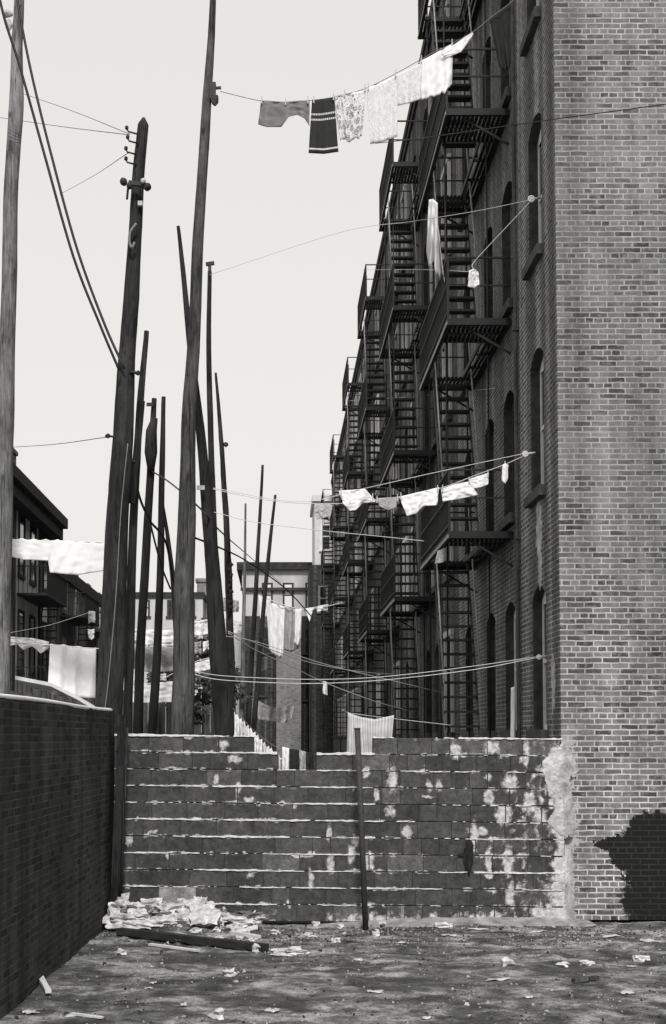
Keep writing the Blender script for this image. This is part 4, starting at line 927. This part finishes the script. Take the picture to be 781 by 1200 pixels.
# ------------------------------------------------------------------ rubble in the yard
def gz(p): return Vector((p.x, p.y, gh(p.x, p.y)))
def chunk(px, py, w, h, mat, label=None, group='plaster rubble lumps by the wall', seed=0, name='plaster_chunk', cat='rubble', heap=True):
    g0 = gnd(px, py+h*.5)
    if heap and g0.y > 16.35:
        Y = 16.35+.45*min(1, max(0, (1092-py)/36)); p = at(px, py, Y); p.z = max(p.z, gh(p.x, Y)+.01)
    else: p = gz(g0); p.z += h*p.y/F*.32
    s = p.y/F; m = MB(); rx, rz = w*s/2, h*s/2
    m.lump(p, (rx*1.1, (rx+rz)*.5, rz*1.15), seed, 2 if w < 17 else 3, 1.1, None if R.random() < .6 else .95)
    return tag(m.build(name, mat), label or 'pale broken plaster lump in the heap at the foot of the block wall', cat, group)
HEAP = [(140,1064,24,18),(165,1072,26,12),(178,1060,24,14),(196,1066,34,14),(222,1066,22,18),(236,1062,20,22),(132,1070,14,10),(150,1078,40,14),(185,1080,30,10),(208,1078,30,10),(240,1078,40,14),(262,1076,30,9),(284,1080,26,8),(126,1078,16,8),(170,1086,46,8),(226,1084,22,7),(146,1056,12,12),(214,1058,12,10),(250,1070,14,8),(300,1074,22,6),(275,1086,18,5),(160,1062,14,8),(200,1088,16,5)]
for i, h_ in enumerate(HEAP): chunk(*h_, 'chunk', seed=i+.3)
for i, h_ in enumerate([(152,1066,18,8),(192,1074,16,8),(214,1082,26,9),(258,1068,16,6),(172,1066,12,8),(236,1076,14,6),(290,1072,30,6)]): chunk(*h_, 'chunk_d', 'dark broken lump lying among the pale plaster heap', 'dark lumps in the plaster heap', i+40, 'stone_lump')
rh = random.Random(21)
for i in range(60):
    x = rh.gauss(205, 58) if i < 40 else rh.uniform(290, 450); y = rh.uniform(1066, 1100) if i < 40 else rh.uniform(1082, 1100)
    if 122 < x < 460: chunk(x, y, rh.uniform(4, 13), rh.uniform(3, 8), 'chunk' if rh.random() < .6 else 'chunk_d', 'small plaster crumb in the heap at the foot of the block wall', 'plaster crumbs in the heap', i+100.3, 'plaster_crumb')
LONE = [(142,1112,13,9,'round pale stone left of the black timber'),(269,1136,13,9,'half dark pale stone in the open dirt'),(255,1183,14,13,'pale lump nearest the camera in the dirt'),(595,1122,12,10,'small white lump alone in the right of the yard'),(660,1125,12,6,'dull lump on the dirt near the gable wall'),(340,1110,30,7,'flat pale lump at the right end of the black timber'),(304,1108,14,9,'pale lump touching the end of the black timber'),(688,1124,18,6,'grey rubble lump below the tar stain'),(752,1118,18,8,'pale flat lump at the right edge of the yard'),(520,1082,20,6,'pale mortar lump at the base of the block wall')]
for i, (x, y, w, h_, lb) in enumerate(LONE): chunk(x, y, w, h_, 'chunk', lb, 'single stones in the dirt', i+70.5, 'stone_lump', 'stone', False)
def sheetlet(px, py, w, d, rot, mat, label, group, seed, name='paper_scrap', cat='paper', curl=.014):
    p = gz(gnd(px, py)); m = MB(); vs = []; s = p.y/F; W_ = w*s*.6; d *= .6; n = 7
    for j in range(n+1):
        for i in range(n+1):
            u, v = i/n-.5, j/n-.5; k = 1+.9*noise.noise(Vector((u*2.2, v*2.2, seed)))+.4*noise.noise(Vector((u*7, v*7, seed)))
            x = u*W_*k; y = v*d*k; c, s2 = math.cos(rot), math.sin(rot)
            X_, Y_ = p.x+x*c-y*s2, p.y+x*s2+y*c
            vs.append((X_, Y_, max(gh(X_, Y_), p.z)+.004+curl*max(0, .5+noise.noise(Vector((u*3, v*3, seed+5))))*1.2))
    m.add(vs, [(j*(n+1)+i, j*(n+1)+i+1, (j+1)*(n+1)+i+1, (j+1)*(n+1)+i) for j in range(n) for i in range(n)], True)
    o = m.build(name, mat); so = o.modifiers.new('thickness', 'SOLIDIFY'); so.thickness = .004
    return tag(o, label, cat, group)
def crumple(px, py, w, h, seed, label):
    Y = 16.45; p = at(px, py, Y); s = Y/F; m = MB(); n = 16; vs = []
    for j in range(n+1):
        for i in range(n+1):
            u, v = i/n-.5, j/n-.5; k = 1+.6*noise.noise(Vector((u*2.5, v*2.5, seed)))
            vs.append((p.x+u*w*s*k, Y+v*.5*k, max(gh(p.x, Y)+.012, p.z-h*s*.5+(v+.5)*h*s)+.04*noise.fractal(Vector((u*3, v*2.5, seed)), 1.0, 2.0, 2)))
    m.add(vs, [(j*(n+1)+i, j*(n+1)+i+1, (j+1)*(n+1)+i+1, (j+1)*(n+1)+i) for j in range(n) for i in range(n)])
    o = m.build('crumpled_paper', 'chunk'); so = o.modifiers.new('thickness', 'SOLIDIFY'); so.thickness = .004; tag(o, label, 'paper', 'crumpled papers in the plaster heap')
crumple(150, 1084, 50, 12, 1.3, 'large crumpled pale sheet at the left front of the plaster heap')
crumple(238, 1070, 32, 18, 4.1, 'crumpled pale sheet under the lighter wall block')
crumple(284, 1085, 30, 6, 9.2, 'crumpled pale sheet at the right end of the plaster heap')
GP = 'paper scraps on the dirt'; SP = 'flat pale paper scrap lying on the dirt'
for i, (x, y, w, d, r_) in enumerate([(150,1090,46,.3,.1),(240,1072,34,.3,-.3),(285,1078,36,.25,.2),(90,1187,36,.05,.05),(36,1182,26,.2,.4),(20,1170,10,.1,1),(320,1180,20,.25,0),(215,1174,14,.12,0),(440,1160,28,.18,.1),(560,1088,40,.12,0),(630,1090,30,.12,.1),(715,1095,32,.2,0),(760,1100,30,.2,.1),(585,1145,36,.12,0),(690,1145,24,.2,0),(470,1102,16,.1,0),(525,1095,22,.1,0),(175,1155,12,.1,0),(620,1165,14,.1,.3),(420,1122,18,.12,0),(735,1160,20,.15,0),(330,1118,44,.14,0),(180,1148,10,.1,0),(365,1095,22,.1,0),(740,1130,16,.1,0),(500,1190,16,.12,0)]):
    sheetlet(x, y, w, d, r_, 'paper', SP, GP, i*2.3+.7)
def stick(name, a, b, w, h, mat, label, cat, group=None, lift=.0):
    p, q = gz(gnd(*a)), gz(gnd(*b)); m = MB(); n = 8; up = Vector((0,0,h/2+lift+.012))
    pts = [lerp(p, q, i/n) for i in range(n+1)]; m2 = []
    d = (q-p).normalized(); r_ = d.cross(Vector((0,0,1))).normalized()
    vs = []
    for i, c in enumerate(pts):
        ww = w*(1+.25*noise.noise(Vector((i*.9, w*30, 1)))); hh = h*(1+.25*noise.noise(Vector((i*.9, h*30, 7)))); c = lerp(p, q, i/n)+up
        vs += [c-r_*ww/2-Vector((0,0,hh/2)), c+r_*ww/2-Vector((0,0,hh/2)), c+r_*ww/2+Vector((0,0,hh/2)), c-r_*ww/2+Vector((0,0,hh/2))]
    fs = [(i*4+k, i*4+(k+1)%4, i*4+4+(k+1)%4, i*4+4+k) for i in range(n) for k in range(4)]+[(3,2,1,0),(n*4,n*4+1,n*4+2,n*4+3)]
    m.add(vs, fs); return tag(m.build(name, mat), label, cat, group)
stick('timber_beam', (140,1094), (312,1113), .10, .07, 'beam', 'long charred black timber lying before the plaster heap', 'timber')
GS = 'pale wood slats on the dirt'
stick('wood_slat', (176,1105), (232,1112), .06, .02, 'slat', 'long pale slat along the near side of the black timber', 'slat', GS)
stick('wood_slat', (272,1100), (304,1104), .06, .03, 'slat', 'short pale slat leaning on the black timber', 'slat', GS, .06)
stick('wood_slat', (84,1186), (120,1190), .04, .015, 'slat', 'short pale slat in the near left dirt', 'slat', GS)
stick('wood_slat', (43,1140), (57,1162), .05, .03, 'slat', 'pale stub of wood at the foot of the left yard wall', 'slat', GS, .02)
stick('wood_slat', (265,1086), (310,1078), .04, .02, 'board', 'dark bent lath on the edge of the plaster heap', 'slat', GS, .04)
stick('wood_slat', (672,1150), (700,1146), .05, .03, 'board', 'short dark stick right of centre in the yard', 'slat', GS)
# small grit: far too many to count
for mat, nm, lab, N, sd in (('pebble', 'gravel', 'pale grit and crumbs scattered over the dirt', 3400, 3), ('clod', 'dirt_crumbs', 'dark clods and cinders scattered over the dirt', 3600, 4)):
    GR = MB(); rr = random.Random(sd)
    for k in range(N):
        px = rr.uniform(-20, 800); py = 1072+rr.random()**1.5*140
        if rr.random() < .28: px = rr.gauss(200, 120); py = 1075+abs(rr.gauss(0, 14))
        elif rr.random() < .4: px = rr.uniform(300, 800); py = 1082+abs(rr.gauss(0, 16))
        p = gnd(px, py)
        if p.x < fx(p.y)+.05 or p.y > 17.05: continue
        if noise.noise(Vector((p.x*1.1, p.y*1.1, sd))) < rr.uniform(-.7, .3): continue
        s = rr.uniform(.004, .012)*(rr.uniform(1.5, 2.6) if rr.random() < .10 else 1); p = gz(p)
        a = rr.uniform(0, 6.3); q = [Vector((math.cos(a+i*2.1)*s*rr.uniform(.7,1.6), math.sin(a+i*2.1)*s*rr.uniform(.7,1.4), 0)) for i in range(3)]; hh = min(.03, s*rr.uniform(.5, 1.6))
        GR.add([p+x-Vector((0,0,.004)) for x in q]+[p+x*.55+Vector((0,0,hh*rr.uniform(.7,1))) for x in q], [(3,4,5),(0,1,4,3),(1,2,5,4),(2,0,3,5)])
    tag(GR.build(nm, mat, origin=(0,13,0)), lab, 'gravel', kind='stuff')
# ------------------------------------------------------------------ light, sky, camera
sc = bpy.context.scene
SUN_EL, SUN_AZ = math.radians(46), math.radians(177)      # azimuth from +Y toward +X: behind the camera, to its right
w = bpy.data.worlds.new('World'); sc.world = w; w.use_nodes = True; nt = w.node_tree
bg = nt.nodes['Background']; sky = nt.nodes.new('ShaderNodeTexSky'); sky.sky_type = 'NISHITA'; sky.sun_disc = False
sky.sun_elevation = SUN_EL; sky.sun_rotation = SUN_AZ; sky.dust_density = 4; sky.air_density = 1.5
bw_ = nt.nodes.new('ShaderNodeRGBToBW'); nt.links.new(sky.outputs[0], bw_.inputs[0])
# black and white film and an even overcast: flatten the sky's range and keep only a trace of warmth
pw = nt.nodes.new('ShaderNodeMath'); pw.operation = 'POWER'; pw.inputs[1].default_value = .12; nt.links.new(bw_.outputs[0], pw.inputs[0])
ml = nt.nodes.new('ShaderNodeMath'); ml.operation = 'MULTIPLY'; ml.inputs[1].default_value = 5.25; nt.links.new(pw.outputs[0], ml.inputs[0])
tn = nt.nodes.new('ShaderNodeMix'); tn.data_type = 'RGBA'; tn.blend_type = 'MULTIPLY'; tn.inputs[0].default_value = 1
tn.inputs[7].default_value = (1.0, .987, .952, 1); nt.links.new(ml.outputs[0], tn.inputs[6]); nt.links.new(tn.outputs[2], bg.inputs[0])
bg.inputs[1].default_value = .12
sl = bpy.data.lights.new('sun', 'SUN'); sl.energy = 3.0; sl.angle = math.radians(11); sl.color = (1, .985, .97)
so = bpy.data.objects.new('sun', sl); C.objects.link(so)
d = Vector((math.sin(SUN_AZ)*math.cos(SUN_EL), math.cos(SUN_AZ)*math.cos(SUN_EL), math.sin(SUN_EL)))
so.rotation_euler = d.to_track_quat('Z', 'Y').to_euler(); so.location = (0, -20, 40)
cam = bpy.data.cameras.new('camera'); co = bpy.data.objects.new('camera', cam); C.objects.link(co)
cam.sensor_fit = 'AUTO'; cam.sensor_width = 36; cam.lens = F*36/1200
cam.shift_x = (390.5-CX)/1200; cam.shift_y = (CY-600)/1200
cam.clip_end = 3000; cam.clip_start = .1
co.location = (0, 0, EYE); co.rotation_euler = (math.radians(90)+T, 0, 0); sc.camera = co
vs_ = sc.view_settings; vs_.view_transform = 'Standard'; vs_.look = 'None'; vs_.exposure = .2; vs_.gamma = 1
sc.cycles.max_bounces = 6
